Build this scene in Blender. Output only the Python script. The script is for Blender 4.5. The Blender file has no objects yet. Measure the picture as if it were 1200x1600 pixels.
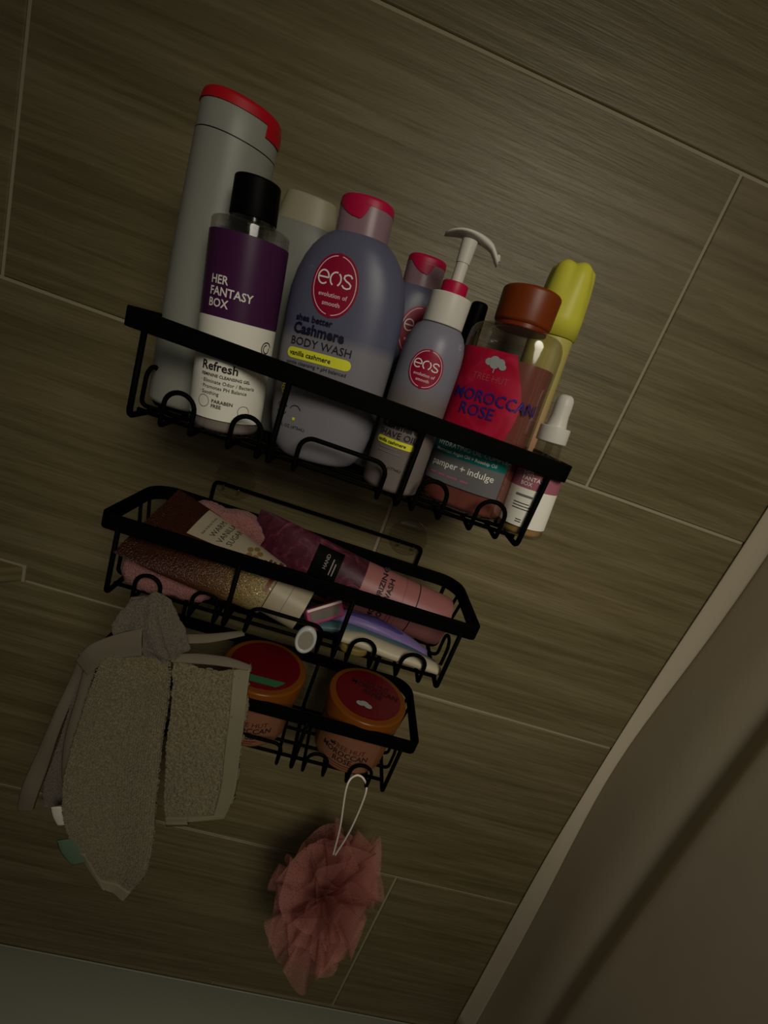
import bpy, bmesh, math, random
from mathutils import Vector, Matrix, noise
random.seed(7)
scene = bpy.context.scene
C = scene.collection
PI = math.pi

# ---------------------------------------------------------------- camera
cam_d = bpy.data.cameras.new('camera')
cam_d.sensor_fit = 'VERTICAL'; cam_d.sensor_height = 36.0
cam_d.lens = 711.7 * 36.0 / 1600.0
cam_d.clip_start = 0.01; cam_d.clip_end = 50
cam = bpy.data.objects.new('camera', cam_d); C.objects.link(cam)
_r = Vector((0.9421, -0.0201, 0.3347)); _d = Vector((0.3141, -0.2966, -0.9019)); _f = Vector((0.1174, 0.9548, -0.2731))
_m = Matrix(((_r.x, -_d.x, -_f.x), (_r.y, -_d.y, -_f.y), (_r.z, -_d.z, -_f.z))).to_4x4()
_m.translation = Vector((0.3490, -0.4693, 0.0370))
cam.matrix_world = _m
scene.camera = cam

# ---------------------------------------------------------------- world, lamp, exposure
world = bpy.data.worlds.new('room_ambient'); scene.world = world
world.use_nodes = True
_bg = world.node_tree.nodes['Background']
_bg.inputs['Color'].default_value = (1.0, 0.93, 0.80, 1)
_bg.inputs['Strength'].default_value = 0.030
lamp_d = bpy.data.lights.new('ceiling_lamp', 'AREA')
lamp_d.shape = 'DISK'; lamp_d.size = 0.45; lamp_d.energy = 1.10; lamp_d.color = (1.0, 0.93, 0.78)
lamp_d.spread = math.radians(78)
lamp = bpy.data.objects.new('ceiling_lamp', lamp_d); C.objects.link(lamp)
lamp.location = (0.60, -1.05, 0.48)
lamp.rotation_euler = (Vector((0.52, 0.0, -0.22)) - Vector(lamp.location)).to_track_quat('-Z', 'Y').to_euler()
scene.view_settings.view_transform = 'Standard'
scene.view_settings.look = 'None'
scene.view_settings.gamma = 1.0
scene.view_settings.use_curve_mapping = False
scene.view_settings.exposure = 0.0

# ---------------------------------------------------------------- materials
def s2l(c):
    return tuple((x / 12.92 if x <= 0.04045 else ((x + 0.055) / 1.055) ** 2.4) for x in c)

MATS = {}
def pm(name, rgb, rough=0.5, metal=0.0, spec=0.25, sss=0.0, coat=0.0):
    m = bpy.data.materials.new(name); m.use_nodes = True
    b = m.node_tree.nodes['Principled BSDF']
    b.inputs['Base Color'].default_value = (*rgb, 1)
    b.inputs['Roughness'].default_value = rough
    b.inputs['Metallic'].default_value = metal
    b.inputs['Specular IOR Level'].default_value = spec
    b.inputs['Coat Weight'].default_value = coat
    MATS[name] = m
    return m

def nd(m, t, **kw):
    n = m.node_tree.nodes.new(t)
    for k, v in kw.items(): setattr(n, k, v)
    return n
def lk(m, a, b): m.node_tree.links.new(a, b)
def bsdf(m): return m.node_tree.nodes['Principled BSDF']

def add_bump(m, scale, strength, dist, coord='Object', stretch=(1, 1, 1), detail=3):
    tc = nd(m, 'ShaderNodeTexCoord'); mp = nd(m, 'ShaderNodeMapping')
    mp.inputs['Scale'].default_value = stretch
    nz = nd(m, 'ShaderNodeTexNoise'); nz.inputs['Scale'].default_value = scale; nz.inputs['Detail'].default_value = detail
    bp = nd(m, 'ShaderNodeBump'); bp.inputs['Strength'].default_value = strength; bp.inputs['Distance'].default_value = dist
    lk(m, tc.outputs[coord], mp.inputs['Vector']); lk(m, mp.outputs['Vector'], nz.inputs['Vector'])
    lk(m, nz.outputs['Fac'], bp.inputs['Height']); lk(m, bp.outputs['Normal'], bsdf(m).inputs['Normal'])
    return nz

def ramp(m, fac, stops, interp='LINEAR'):
    r = nd(m, 'ShaderNodeValToRGB'); r.color_ramp.interpolation = interp
    els = r.color_ramp.elements
    while len(els) < len(stops): els.new(0.5)
    for e, (p, c) in zip(els, stops):
        e.position = p; e.color = (*c, 1)
    lk(m, fac, r.inputs['Fac'])
    return r

def clear_plastic(name, tint, gloss=0.10, rough=0.08):
    m = bpy.data.materials.new(name); m.use_nodes = True
    nt = m.node_tree; nt.nodes.clear()
    out = nd(m, 'ShaderNodeOutputMaterial'); tr = nd(m, 'ShaderNodeBsdfTransparent'); gl = nd(m, 'ShaderNodeBsdfGlossy')
    tr.inputs['Color'].default_value = (*tint, 1); gl.inputs['Roughness'].default_value = rough
    mx = nd(m, 'ShaderNodeMixShader'); lw = nd(m, 'ShaderNodeLayerWeight'); lw.inputs['Blend'].default_value = 0.35
    mm = nd(m, 'ShaderNodeMath', operation='MULTIPLY_ADD'); mm.inputs[1].default_value = 0.55; mm.inputs[2].default_value = gloss * 0.4
    lk(m, lw.outputs['Facing'], mm.inputs[0]); lk(m, mm.outputs[0], mx.inputs['Fac'])
    lk(m, tr.outputs[0], mx.inputs[1]); lk(m, gl.outputs[0], mx.inputs[2]); lk(m, mx.outputs[0], out.inputs['Surface'])
    MATS[name] = m
    return m

# stone-look tile: streaks along x, every tile its own cut of the pattern
def tile_material():
    m = pm('tile_stone', (0.3, 0.25, 0.15), 0.42, spec=0.35)
    geo = nd(m, 'ShaderNodeNewGeometry'); oi = nd(m, 'ShaderNodeObjectInfo')
    def streak(sx, sz, detail, dist):
        mp = nd(m, 'ShaderNodeMapping'); mp.inputs['Scale'].default_value = (sx, 1, sz)
        nz = nd(m, 'ShaderNodeTexNoise', noise_dimensions='4D')
        nz.inputs['Scale'].default_value = 1.0; nz.inputs['Detail'].default_value = detail; nz.inputs['Distortion'].default_value = dist
        mu = nd(m, 'ShaderNodeMath', operation='MULTIPLY'); mu.inputs[1].default_value = 37.0
        lk(m, oi.outputs['Random'], mu.inputs[0]); lk(m, mu.outputs[0], nz.inputs['W'])
        lk(m, geo.outputs['Position'], mp.inputs['Vector']); lk(m, mp.outputs['Vector'], nz.inputs['Vector'])
        return nz
    a = streak(3.6, 85, 5, 1.0); b = streak(16.0, 300, 5, 1.2); c = streak(2.0, 13, 2, 0.3)
    ra = ramp(m, a.outputs['Fac'], [(0.30, (0.126, 0.099, 0.044)), (0.5, (0.168, 0.136, 0.066)), (0.70, (0.214, 0.177, 0.096))])
    rb = ramp(m, b.outputs['Fac'], [(0.25, (0.74, 0.72, 0.68)), (0.52, (1.0, 1.0, 1.0)), (0.75, (1.16, 1.16, 1.16))])
    rc = ramp(m, c.outputs['Fac'], [(0.3, (0.86, 0.86, 0.83)), (0.7, (1.12, 1.12, 1.14))])
    m1 = nd(m, 'ShaderNodeMix', data_type='RGBA', blend_type='MULTIPLY'); m1.inputs['Factor'].default_value = 0.75
    m2 = nd(m, 'ShaderNodeMix', data_type='RGBA', blend_type='MULTIPLY'); m2.inputs['Factor'].default_value = 1.0
    lk(m, ra.outputs['Color'], m1.inputs['A']); lk(m, rb.outputs['Color'], m1.inputs['B'])
    lk(m, m1.outputs['Result'], m2.inputs['A']); lk(m, rc.outputs['Color'], m2.inputs['B'])
    lk(m, m2.outputs['Result'], bsdf(m).inputs['Base Color'])
    ad = nd(m, 'ShaderNodeMath', operation='ADD')
    lk(m, a.outputs['Fac'], ad.inputs[0]); lk(m, b.outputs['Fac'], ad.inputs[1])
    bp = nd(m, 'ShaderNodeBump'); bp.inputs['Strength'].default_value = 0.35; bp.inputs['Distance'].default_value = 0.0016
    lk(m, ad.outputs[0], bp.inputs['Height']); lk(m, bp.outputs['Normal'], bsdf(m).inputs['Normal'])
    return m
M_TILE = tile_material()
M_GROUT = pm('grout', (0.36, 0.31, 0.21), 0.9, spec=0.1); add_bump(M_GROUT, 900, 0.3, 0.0005)
M_WIRE = pm('black_coated_wire', (0.0012, 0.0012, 0.0012), 0.6, spec=0.03)
M_WHITE = pm('white_plastic', (0.245, 0.25, 0.21), 0.38)
M_CREAM = pm('cream_plastic', (0.30, 0.275, 0.18), 0.4)
M_RED = pm('red_plastic', (0.42, 0.004, 0.010), 0.4)
M_BLACK = pm('black_plastic', (0.001, 0.001, 0.0012), 0.5, spec=0.05)
M_PURPLE = pm('purple_label', (0.052, 0.010, 0.050), 0.35)
M_PAPER = pm('white_label', (0.80, 0.77, 0.67), 0.5)
M_INK = pm('black_ink', (0.012, 0.010, 0.014), 0.6)
M_WINK = pm('white_ink', (0.78, 0.74, 0.68), 0.5)
M_GINK = pm('grey_ink', (0.16, 0.15, 0.16), 0.6)
M_NAVY = pm('navy_ink', (0.006, 0.005, 0.022), 0.5)
M_BADGE = pm('crimson_badge', (0.26, 0.003, 0.028), 0.4)
M_BADGE_L = pm('badge_line', (0.75, 0.50, 0.50), 0.45)
M_PINKCAP = pm('hot_pink_plastic', (0.42, 0.004, 0.045), 0.4)
M_CAPCLEAR = pm('frosted_pink_plastic', (0.24, 0.15, 0.17), 0.3)
M_LIME = pm('lime_yellow_print', (0.72, 0.72, 0.035), 0.45)
M_GLASS = clear_plastic('clear_plastic', (0.90, 0.89, 0.86))
M_GLASS2 = clear_plastic('clear_glass', (0.88, 0.86, 0.80), 0.2)
M_GEL = pm('clear_gel', (0.42, 0.36, 0.27), 0.25)
M_GELV = pm('pale_gel', (0.30, 0.255, 0.235), 0.25)
M_ORANGE = pm('burnt_orange_plastic', (0.17, 0.028, 0.002), 0.4, spec=0.3)
M_ROSELIQ = pm('rose_liquid', (0.21, 0.060, 0.046), 0.22, coat=0.4)
M_TEAL = pm('teal_foil', (0.012, 0.26, 0.235), 0.28, metal=0.55)
M_GREYBAND = pm('grey_label', (0.125, 0.122, 0.125), 0.4)
M_BLUEINK = pm('blue_foil_ink', (0.045, 0.025, 0.20), 0.25, metal=0.3)
M_SILVER = pm('silver_foil', (0.40, 0.42, 0.42), 0.35, metal=0.3)
M_PINKINK = pm('dim_pink_ink', (0.42, 0.06, 0.08), 0.4)
M_YELLOW = pm('yellow_plastic', (0.62, 0.59, 0.055), 0.4)
M_MAUVE = pm('mauve_label', (0.34, 0.11, 0.15), 0.45)
M_AMBERLIQ = pm('amber_oil', (0.42, 0.25, 0.09), 0.2)

def grad_material(name, stops, z0, z1, rough=0.35):
    m = pm(name, (1, 1, 1), rough)
    tc = nd(m, 'ShaderNodeTexCoord'); sp = nd(m, 'ShaderNodeSeparateXYZ'); mr = nd(m, 'ShaderNodeMapRange')
    mr.inputs['From Min'].default_value = z0; mr.inputs['From Max'].default_value = z1
    lk(m, tc.outputs['Object'], sp.inputs[0]); lk(m, sp.outputs['Z'], mr.inputs['Value'])
    r = ramp(m, mr.outputs['Result'], stops)
    lk(m, r.outputs['Color'], bsdf(m).inputs['Base Color'])
    return m
LAV = (0.41, 0.41, 0.56)
M_LAV = pm('lavender_plastic', LAV, 0.33)
# translucent bottle: the fill level shows as a duller tone below
M_LAV_BIG = grad_material('lavender_body_wash', [(0.0, (0.185, 0.175, 0.195)), (0.52, (0.185, 0.175, 0.195)), (0.57, (0.094, 0.095, 0.148)), (1.0, (0.094, 0.095, 0.148))], 0.0, 0.15)
M_LAV_OIL = grad_material('lavender_shave_oil', [(0.0, (0.155, 0.128, 0.115)), (0.55, (0.160, 0.135, 0.125)), (0.66, (0.185, 0.18, 0.225)), (1.0, (0.19, 0.187, 0.235))], 0.0, 0.115)
M_YBODY = grad_material('yellow_to_peach_print', [(0.0, (0.52, 0.24, 0.16)), (0.45, (0.50, 0.28, 0.17)), (0.8, (0.46, 0.38, 0.13)), (1.0, (0.48, 0.43, 0.10))], 0.0, 0.14)

def rose_label_material():
    m = pm('rose_label', (0.6, 0.02, 0.1), 0.3)
    nz = nd(m, 'ShaderNodeTexNoise'); nz.inputs['Scale'].default_value = 32; nz.inputs['Detail'].default_value = 2; nz.inputs['Distortion'].default_value = 1.2
    tc = nd(m, 'ShaderNodeTexCoord'); lk(m, tc.outputs['Object'], nz.inputs['Vector'])
    r = ramp(m, nz.outputs['Fac'], [(0.3, (0.26, 0.002, 0.045)), (0.5, (0.36, 0.005, 0.026)), (0.68, (0.46, 0.020, 0.060)), (0.8, (0.52, 0.06, 0.09))])
    lk(m, r.outputs['Color'], bsdf(m).inputs['Base Color'])
    return m
M_ROSELAB = rose_label_material()

def fabric(name, c1, c2, scale, bump, rough=0.95):
    m = pm(name, c1, rough, spec=0.1)
    nz = add_bump(m, scale, 1.0, bump, detail=2)
    r = ramp(m, nz.outputs['Fac'], [(0.3, c2), (0.62, c1)])
    lk(m, r.outputs['Color'], bsdf(m).inputs['Base Color'])
    bsdf(m).inputs['Sheen Weight'].default_value = 0.15
    return m
M_TERRY = fabric('beige_terry', (0.235, 0.195, 0.110), (0.10, 0.08, 0.042), 800, 0.0022)
M_TERRY2 = fabric('taupe_terry', (0.165, 0.132, 0.095), (0.085, 0.07, 0.048), 800, 0.0022)
M_HEM = pm('beige_woven_hem', (0.20, 0.178, 0.112), 0.9, spec=0.1); add_bump(M_HEM, 1500, 0.3, 0.0005)
M_HEM2 = pm('taupe_woven_band', (0.155, 0.127, 0.09), 0.9, spec=0.1); add_bump(M_HEM2, 1500, 0.3, 0.0005)
M_PINKCLOTH = fabric('pink_terry', (0.36, 0.15, 0.14), (0.23, 0.075, 0.065), 900, 0.0025)
M_TAGW = pm('white_tag', (0.62, 0.58, 0.48), 0.7)
M_TAGG = pm('green_tag', (0.10, 0.16, 0.105), 0.7)
M_CURTAIN = pm('white_curtain', (0.66, 0.575, 0.43), 0.8, spec=0.1); add_bump(M_CURTAIN, 14, 0.12, 0.004)
M_TUB = pm('tub_enamel', (0.36, 0.36, 0.28), 0.35)
M_CORD = pm('white_cord', (0.74, 0.66, 0.58), 0.7)

# ---------------------------------------------------------------- object helpers
def obj(name, verts, faces, mat, parent=None, smooth=False, bevel=0.0):
    me = bpy.data.meshes.new(name)
    me.from_pydata([tuple(v) for v in verts], [], faces); me.update()
    if smooth: me.polygons.foreach_set('use_smooth', [True] * len(me.polygons))
    if mat: me.materials.append(mat)
    o = bpy.data.objects.new(name, me); C.objects.link(o)
    if parent: o.parent = parent
    if bevel:
        b = o.modifiers.new('bevel', 'BEVEL'); b.width = bevel; b.segments = 2; b.limit_method = 'ANGLE'
    return o

def tag(o, label, cat, group=None, kind=None):
    o['label'] = label
    if cat: o['category'] = cat
    if group: o['group'] = group
    if kind: o['kind'] = kind
    return o

def thing(name, label, cat, loc=(0, 0, 0), rot=(0, 0, 0), group=None):
    o = bpy.data.objects.new(name, None); C.objects.link(o)
    o.empty_display_size = 0.02
    o.location = loc; o.rotation_euler = rot
    return tag(o, label, cat, group)

def fillet(pts, rads, seg=6, closed=False):
    pts = [Vector(p) for p in pts]; n = len(pts); out = []
    if not hasattr(rads, '__len__'): rads = [rads] * n
    for i, p in enumerate(pts):
        if not closed and i in (0, n - 1): out.append(p); continue
        a = pts[(i - 1) % n]; b = pts[(i + 1) % n]
        da = a - p; db = b - p; la = da.length; lb = db.length
        da.normalize(); db.normalize()
        ang = da.angle(db)
        if rads[i] <= 0 or ang > PI - 0.02: out.append(p); continue
        d = min(rads[i] / math.tan(ang / 2), la * 0.499, lb * 0.499); r = d * math.tan(ang / 2)
        c = p + (da + db).normalized() * (r / math.sin(ang / 2))
        s = p + da * d - c; e = p + db * d - c; tot = s.angle(e)
        for k in range(seg + 1):
            t = k / seg
            out.append(c + (s * math.sin((1 - t) * tot) + e * math.sin(t * tot)) / math.sin(tot))
    return out

def tube_geo(pts, r, seg=8, closed=False, V=None, F=None):
    V = [] if V is None else V; F = [] if F is None else F
    pts = [Vector(p) for p in pts]; n = len(pts); base = len(V)
    up = None
    for i, p in enumerate(pts):
        if closed: t = (pts[(i + 1) % n] - pts[i - 1]).normalized()
        else: t = (pts[min(i + 1, n - 1)] - pts[max(i - 1, 0)]).normalized()
        if up is None:
            up = Vector((0, 0, 1)) if abs(t.z) < 0.9 else Vector((1, 0, 0))
        up = (up - t * up.dot(t)).normalized(); sd = t.cross(up)
        rr = r[i] if hasattr(r, '__len__') else r
        for k in range(seg):
            a = 2 * PI * k / seg
            V.append(p + up * (math.cos(a) * rr) + sd * (math.sin(a) * rr))
    rings = n if closed else n - 1
    for i in range(rings):
        j = (i + 1) % n
        for k in range(seg):
            l = (k + 1) % seg
            F.append((base + i * seg + k, base + i * seg + l, base + j * seg + l, base + j * seg + k))
    if not closed:
        F.append(tuple(base + k for k in reversed(range(seg))))
        F.append(tuple(base + (n - 1) * seg + k for k in range(seg)))
    return V, F

def tube(name, pts, r, mat, parent=None, seg=8, closed=False):
    V, F = tube_geo(pts, r, seg, closed)
    return obj(name, V, F, mat, parent, True)

def box_geo(x0, x1, y0, y1, z0, z1, V=None, F=None):
    V = [] if V is None else V; F = [] if F is None else F; b = len(V)
    V += [(x0, y0, z0), (x1, y0, z0), (x1, y1, z0), (x0, y1, z0), (x0, y0, z1), (x1, y0, z1), (x1, y1, z1), (x0, y1, z1)]
    F += [tuple(b + i for i in f) for f in ((0, 3, 2, 1), (4, 5, 6, 7), (0, 1, 5, 4), (1, 2, 6, 5), (2, 3, 7, 6), (3, 0, 4, 7))]
    return V, F

def smoothstep(a, b, x):
    t = min(1, max(0, (x - a) / (b - a))); return t * t * (3 - 2 * t)

# a lofted body: rows (z, half width, half depth, exponent). Also the surface that decals are wrapped on
class Loft:
    def __init__(self, rows):
        self.rows = [r if len(r) == 4 else (*r, 2.0) for r in rows]
        self.cache = {}
    def sec(self, z):
        R = self.rows
        if z <= R[0][0]: return R[0][1:]
        for p, q in zip(R, R[1:]):
            if z <= q[0]:
                t = (z - p[0]) / (q[0] - p[0]) if q[0] > p[0] else 1
                return tuple(p[i] + (q[i] - p[i]) * t for i in (1, 2, 3))
        return R[-1][1:]
    @staticmethod
    def pt(a, b, n, th):
        s, c = math.sin(th), math.cos(th)
        return (a * math.copysign(abs(s) ** (2 / n), s), -b * math.copysign(abs(c) ** (2 / n), c))
    def arc(self, z):
        k = round(z, 5)
        if k not in self.cache:
            a, b, n = self.sec(z); tab = [(0.0, 0.0)]; prev = self.pt(a, b, n, 0); L = 0
            for i in range(1, 61):
                th = PI * 0.75 * i / 60; p = self.pt(a, b, n, th)
                L += math.hypot(p[0] - prev[0], p[1] - prev[1]); tab.append((L, th)); prev = p
            self.cache[k] = tab
        return self.cache[k]
    def __call__(self, s, z, off=0.0003):
        a, b, n = self.sec(z); tab = self.arc(z); v = abs(s); th = tab[-1][1]
        for (l0, t0), (l1, t1) in zip(tab, tab[1:]):
            if v <= l1: th = t0 + (t1 - t0) * (v - l0) / max(1e-9, l1 - l0); break
        th = math.copysign(th, s) if s else 0.0
        x, y = self.pt(a, b, n, th)
        x2, y2 = self.pt(a, b, n, th + 0.02); x1, y1 = self.pt(a, b, n, th - 0.02)
        nx, ny = (y2 - y1), -(x2 - x1); L = math.hypot(nx, ny) or 1
        return Vector((x + nx / L * off, y + ny / L * off, z))
    def build(self, name, mat, parent, seg=48, z0=None, z1=None, caps=True, grow=0.0):
        R = self.rows
        V, F = [], []
        zs = [r for r in R if (z0 is None or r[0] >= z0 - 1e-7) and (z1 is None or r[0] <= z1 + 1e-7)]
        if z0 is not None and zs[0][0] > z0 + 1e-6: zs = [(z0, *self.sec(z0))] + zs
        if z1 is not None and zs[-1][0] < z1 - 1e-6: zs = zs + [(z1, *self.sec(z1))]
        for z, a, b, n in zs:
            for k in range(seg):
                x, y = self.pt(a + grow, b + grow, n, 2 * PI * k / seg); V.append((x, y, z))
        for i in range(len(zs) - 1):
            for k in range(seg):
                l = (k + 1) % seg
                F.append((i * seg + k, i * seg + l, (i + 1) * seg + l, (i + 1) * seg + k))
        if caps:
            F.append(tuple(reversed(range(seg)))); F.append(tuple((len(zs) - 1) * seg + k for k in range(seg)))
        o = obj(name, V, F, mat, parent, True)
        md = o.modifiers.new('edges', 'EDGE_SPLIT'); md.split_angle = math.radians(42)
        return o

def rounded(rows, r, top=True, bottom=True, seg=5):
    """round off the bottom and top edges of a profile (rows of z, a, b, n)"""
    rows = [q if len(q) == 4 else (*q, 2.0) for q in rows]; out = []
    z0, a0, b0, n0 = rows[0]; z1, a1, b1, n1 = rows[-1]
    if bottom:
        for k in range(seg):
            t = (k / seg) * PI / 2; d = r * (1 - math.sin(t)); h = r * (1 - math.cos(t))
            out.append((z0 + h, a0 - d, b0 - d, n0))
        out.append((z0 + r, a0, b0, n0)); out += rows[1:]
    else: out += rows
    if top:
        out[-1] = (z1 - r, a1, b1, n1)
        for k in range(1, seg + 1):
            t = (k / seg) * PI / 2; d = r * (1 - math.cos(t)); h = r * math.sin(t)
            out.append((z1 - r + h, a1 - d, b1 - d, n1))
    return out

# flat print on a surface map M(s, t, off)
def patch(name, M, lfn, rfn, t0, t1, mat, parent, rows=10, cols=14, off=0.0003):
    V, F = [], []
    for i in range(rows + 1):
        t = t0 + (t1 - t0) * i / rows; l, r = lfn(t), rfn(t)
        for j in range(cols + 1): V.append(M(l + (r - l) * j / cols, t, off))
    for i in range(rows):
        for j in range(cols):
            a = i * (cols + 1) + j; F.append((a, a + 1, a + cols + 2, a + cols + 1))
    return obj(name, V, F, mat, parent, True)
def rect(name, M, s0, s1, t0, t1, mat, parent, rows=6, cols=20, off=0.0003):
    return patch(name, M, lambda t: s0, lambda t: s1, t0, t1, mat, parent, rows, cols, off)
def ellipse(name, M, s, t, rs, rt, mat, parent, off=0.0003):
    w = lambda q: rs * math.sqrt(max(0, 1 - ((q - t) / rt) ** 2))
    return patch(name, M, lambda q: s - w(q), lambda q: s + w(q), t - rt, t + rt, mat, parent, 26, 10, off)
def pill(name, M, s0, s1, t, h, mat, parent, off=0.0003):
    w = lambda q: math.sqrt(max(0, h * h - (q - t) ** 2))
    return patch(name, M, lambda q: s0 + h - w(q), lambda q: s1 - h + w(q), t - h, t + h, mat, parent, 12, 22, off)
def ribbon(name, M, polys, w, mat, parent, off=0.0005):
    V, F = [], []
    for pl in polys:
        pl = [Vector((p[0], p[1])) for p in pl]; b = len(V); n = len(pl)
        for i, p in enumerate(pl):
            t = (pl[min(i + 1, n - 1)] - pl[max(i - 1, 0)]); t.normalize(); nn = Vector((-t.y, t.x)) * (w / 2)
            V.append(M(p.x + nn.x, p.y + nn.y, off)); V.append(M(p.x - nn.x, p.y - nn.y, off))
        for i in range(n - 1): F.append((b + 2 * i, b + 2 * i + 1, b + 2 * i + 3, b + 2 * i + 2))
    return obj(name, V, F, mat, parent)
def arc2(cx, cy, rx, ry, a0, a1, n=18):
    return [(cx + rx * math.cos(math.radians(a0 + (a1 - a0) * i / n)), cy + ry * math.sin(math.radians(a0 + (a1 - a0) * i / n))) for i in range(n + 1)]

DG = bpy.context.evaluated_depsgraph_get
def text(M, body, size, s, t, mat, parent, bold=0.0, align='LEFT', off=0.0006, sx=1.0, shear=0.0, gap=1.0, name='lettering'):
    cu = bpy.data.curves.new('lettering', 'FONT'); cu.body = body; cu.size = size; cu.align_x = align
    cu.offset = bold * size; cu.shear = shear; cu.space_character = gap; cu.resolution_u = 2
    tmp = bpy.data.objects.new('lettering', cu); C.objects.link(tmp)
    bpy.context.view_layer.update()
    me = bpy.data.meshes.new_from_object(tmp.evaluated_get(DG()))
    bpy.data.objects.remove(tmp); bpy.data.curves.remove(cu)
    bm = bmesh.new(); bm.from_mesh(me); bpy.data.meshes.remove(me)
    V = [M(s + v.co.x * sx, t + v.co.y, off) for v in bm.verts]
    bm.verts.index_update()
    F = [tuple(v.index for v in f.verts) for f in bm.faces]; bm.free()
    return obj(name, V, F, mat, parent)

def face_cam(x, y): return math.atan2(0.349 - x, y + 0.4693)

# ---------------------------------------------------------------- setting: tiled wall, corner ledge, tub, curtain
TW, TH, J = 0.6025, 0.305, 0.0034
wall = obj('wall_back', *box_geo(-1.35, 2.0, 0.0016, 0.10, -1.40, 1.40), M_GROUT)
tag(wall, 'grouted shower wall clad in beige brown streaked stone-look tiles', None, kind='structure')
def tile_mesh(w, h):
    d = 0.0008; y0 = 0.0016
    V = [(J / 2, y0, J / 2), (w - J / 2, y0, J / 2), (w - J / 2, y0, h - J / 2), (J / 2, y0, h - J / 2)]
    V += [(J / 2, d, J / 2), (w - J / 2, d, J / 2), (w - J / 2, d, h - J / 2), (J / 2, d, h - J / 2)]
    e = J / 2 + 0.0008
    V += [(e, 0, e), (w - e, 0, e), (w - e, 0, h - e), (e, 0, h - e)]
    F = [(8, 9, 10, 11)]
    for b in (0, 4):
        for k in range(4):
            l = (k + 1) % 4; F.append((b + k, b + l, b + 4 + l, b + 4 + k))
    return V, F
tv, tf = tile_mesh(TW, TH)
tile0 = None
for row, (zc, offx) in enumerate([(TH * 3, 0.4118), (TH * 2, 0.0), (TH, 0.205), (0.0, 0.0), (-TH, 0.4118), (-2 * TH, 0.205), (-3 * TH, 0.006), (-4 * TH, 0.4118)]):
    for k in range(-2, 3):
        x = offx + TW * k
        if x > 1.35 or x < -1.3: continue
        if tile0 is None:
            tile0 = obj('tile', tv, tf, M_TILE, wall); o = tile0
        else:
            o = tile0.copy(); C.objects.link(o); o.parent = wall
        o.location = (x, 0, zc)

# triangular corner ledge whose tip shows at the left edge
lv = [(0.0535, 0.0, -0.3045), (-0.17, 0.0, -0.3045), (-0.17, -0.20, -0.3045), (0.0535, 0.0, -0.2870), (-0.17, 0.0, -0.2870), (-0.17, -0.20, -0.2870)]
ledge = thing('corner_ledge', 'triangular stone corner ledge jutting from the wall at left edge', 'shelf', (-0.06, -0.06, -0.3045))
def shift(vs, o): return [(v[0] - o[0], v[1] - o[1], v[2] - o[2]) for v in vs]
LO = (-0.06, -0.06, -0.3045)
obj('stone_slab', shift(lv, LO), [(0, 1, 2), (3, 5, 4), (0, 2, 5, 3), (1, 0, 3, 4), (2, 1, 4, 5)], M_TILE, ledge)
gv, gf = box_geo(-0.17, 0.0529, -0.0012, 0.0012, -0.2884, -0.2848)
box_geo(0.0530, 0.0562, -0.0012, 0.0012, -0.3055, -0.2848, gv, gf)
obj('grout_joint', shift(gv, LO), gf, M_GROUT, ledge)

# bathtub: deck along the wall, basin below
def tub():
    t = thing('bathtub', 'white enamel bathtub rim along the bottom of the wall', 'bathtub', (0.4, -0.4, -1.33))
    X0, X1, Y0, Y1, ZT = -1.2, 1.7, -0.80, -0.0005, -0.921
    V, F = [], []
    def ring(cx, cy, hx, hy, rad, z, n=10):
        for sx, sy, a0 in ((1, 1, 0), (-1, 1, 90), (-1, -1, 180), (1, -1, 270)):
            for k in range(n + 1):
                a = math.radians(a0 + 90 * k / n)
                V.append((cx + sx * (hx - rad) + rad * math.cos(a) - 0.4, cy + sy * (hy - rad) + rad * math.sin(a) + 0.4, z + 1.33))
    cx, cy = (X0 + X1) / 2, (Y0 + Y1) / 2; hx, hy = (X1 - X0) / 2, (Y1 - Y0) / 2
    prof = [(0, 0.01, -1.33), (0, 0.01, ZT - 0.0005), (0.0006, 0.01, ZT), (0.075, 0.09, ZT), (0.092, 0.10, ZT - 0.006), (0.102, 0.11, ZT - 0.02), (0.13, 0.13, ZT - 0.25), (0.17, 0.15, ZT - 0.34), (0.25, 0.12, ZT - 0.37)]
    for ins, rad, z in prof: ring(cx, cy, hx - ins, hy - ins, rad, z)
    n = 44
    for i in range(len(prof) - 1):
        for k in range(n):
            l = (k + 1) % n; F.append((i * n + k, i * n + l, (i + 1) * n + l, (i + 1) * n + k))
    F.append(tuple((len(prof) - 1) * n + k for k in range(n)))
    obj('tub_shell', V, F, M_TUB, t, True)
    V, F = tube_geo([(-1.5, 0.3985, 0.41), (1.28, 0.3985, 0.4095)], 0.0012, 6)
    obj('sealant_bead', V, F, M_TUB, t, True)
tub()

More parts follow.
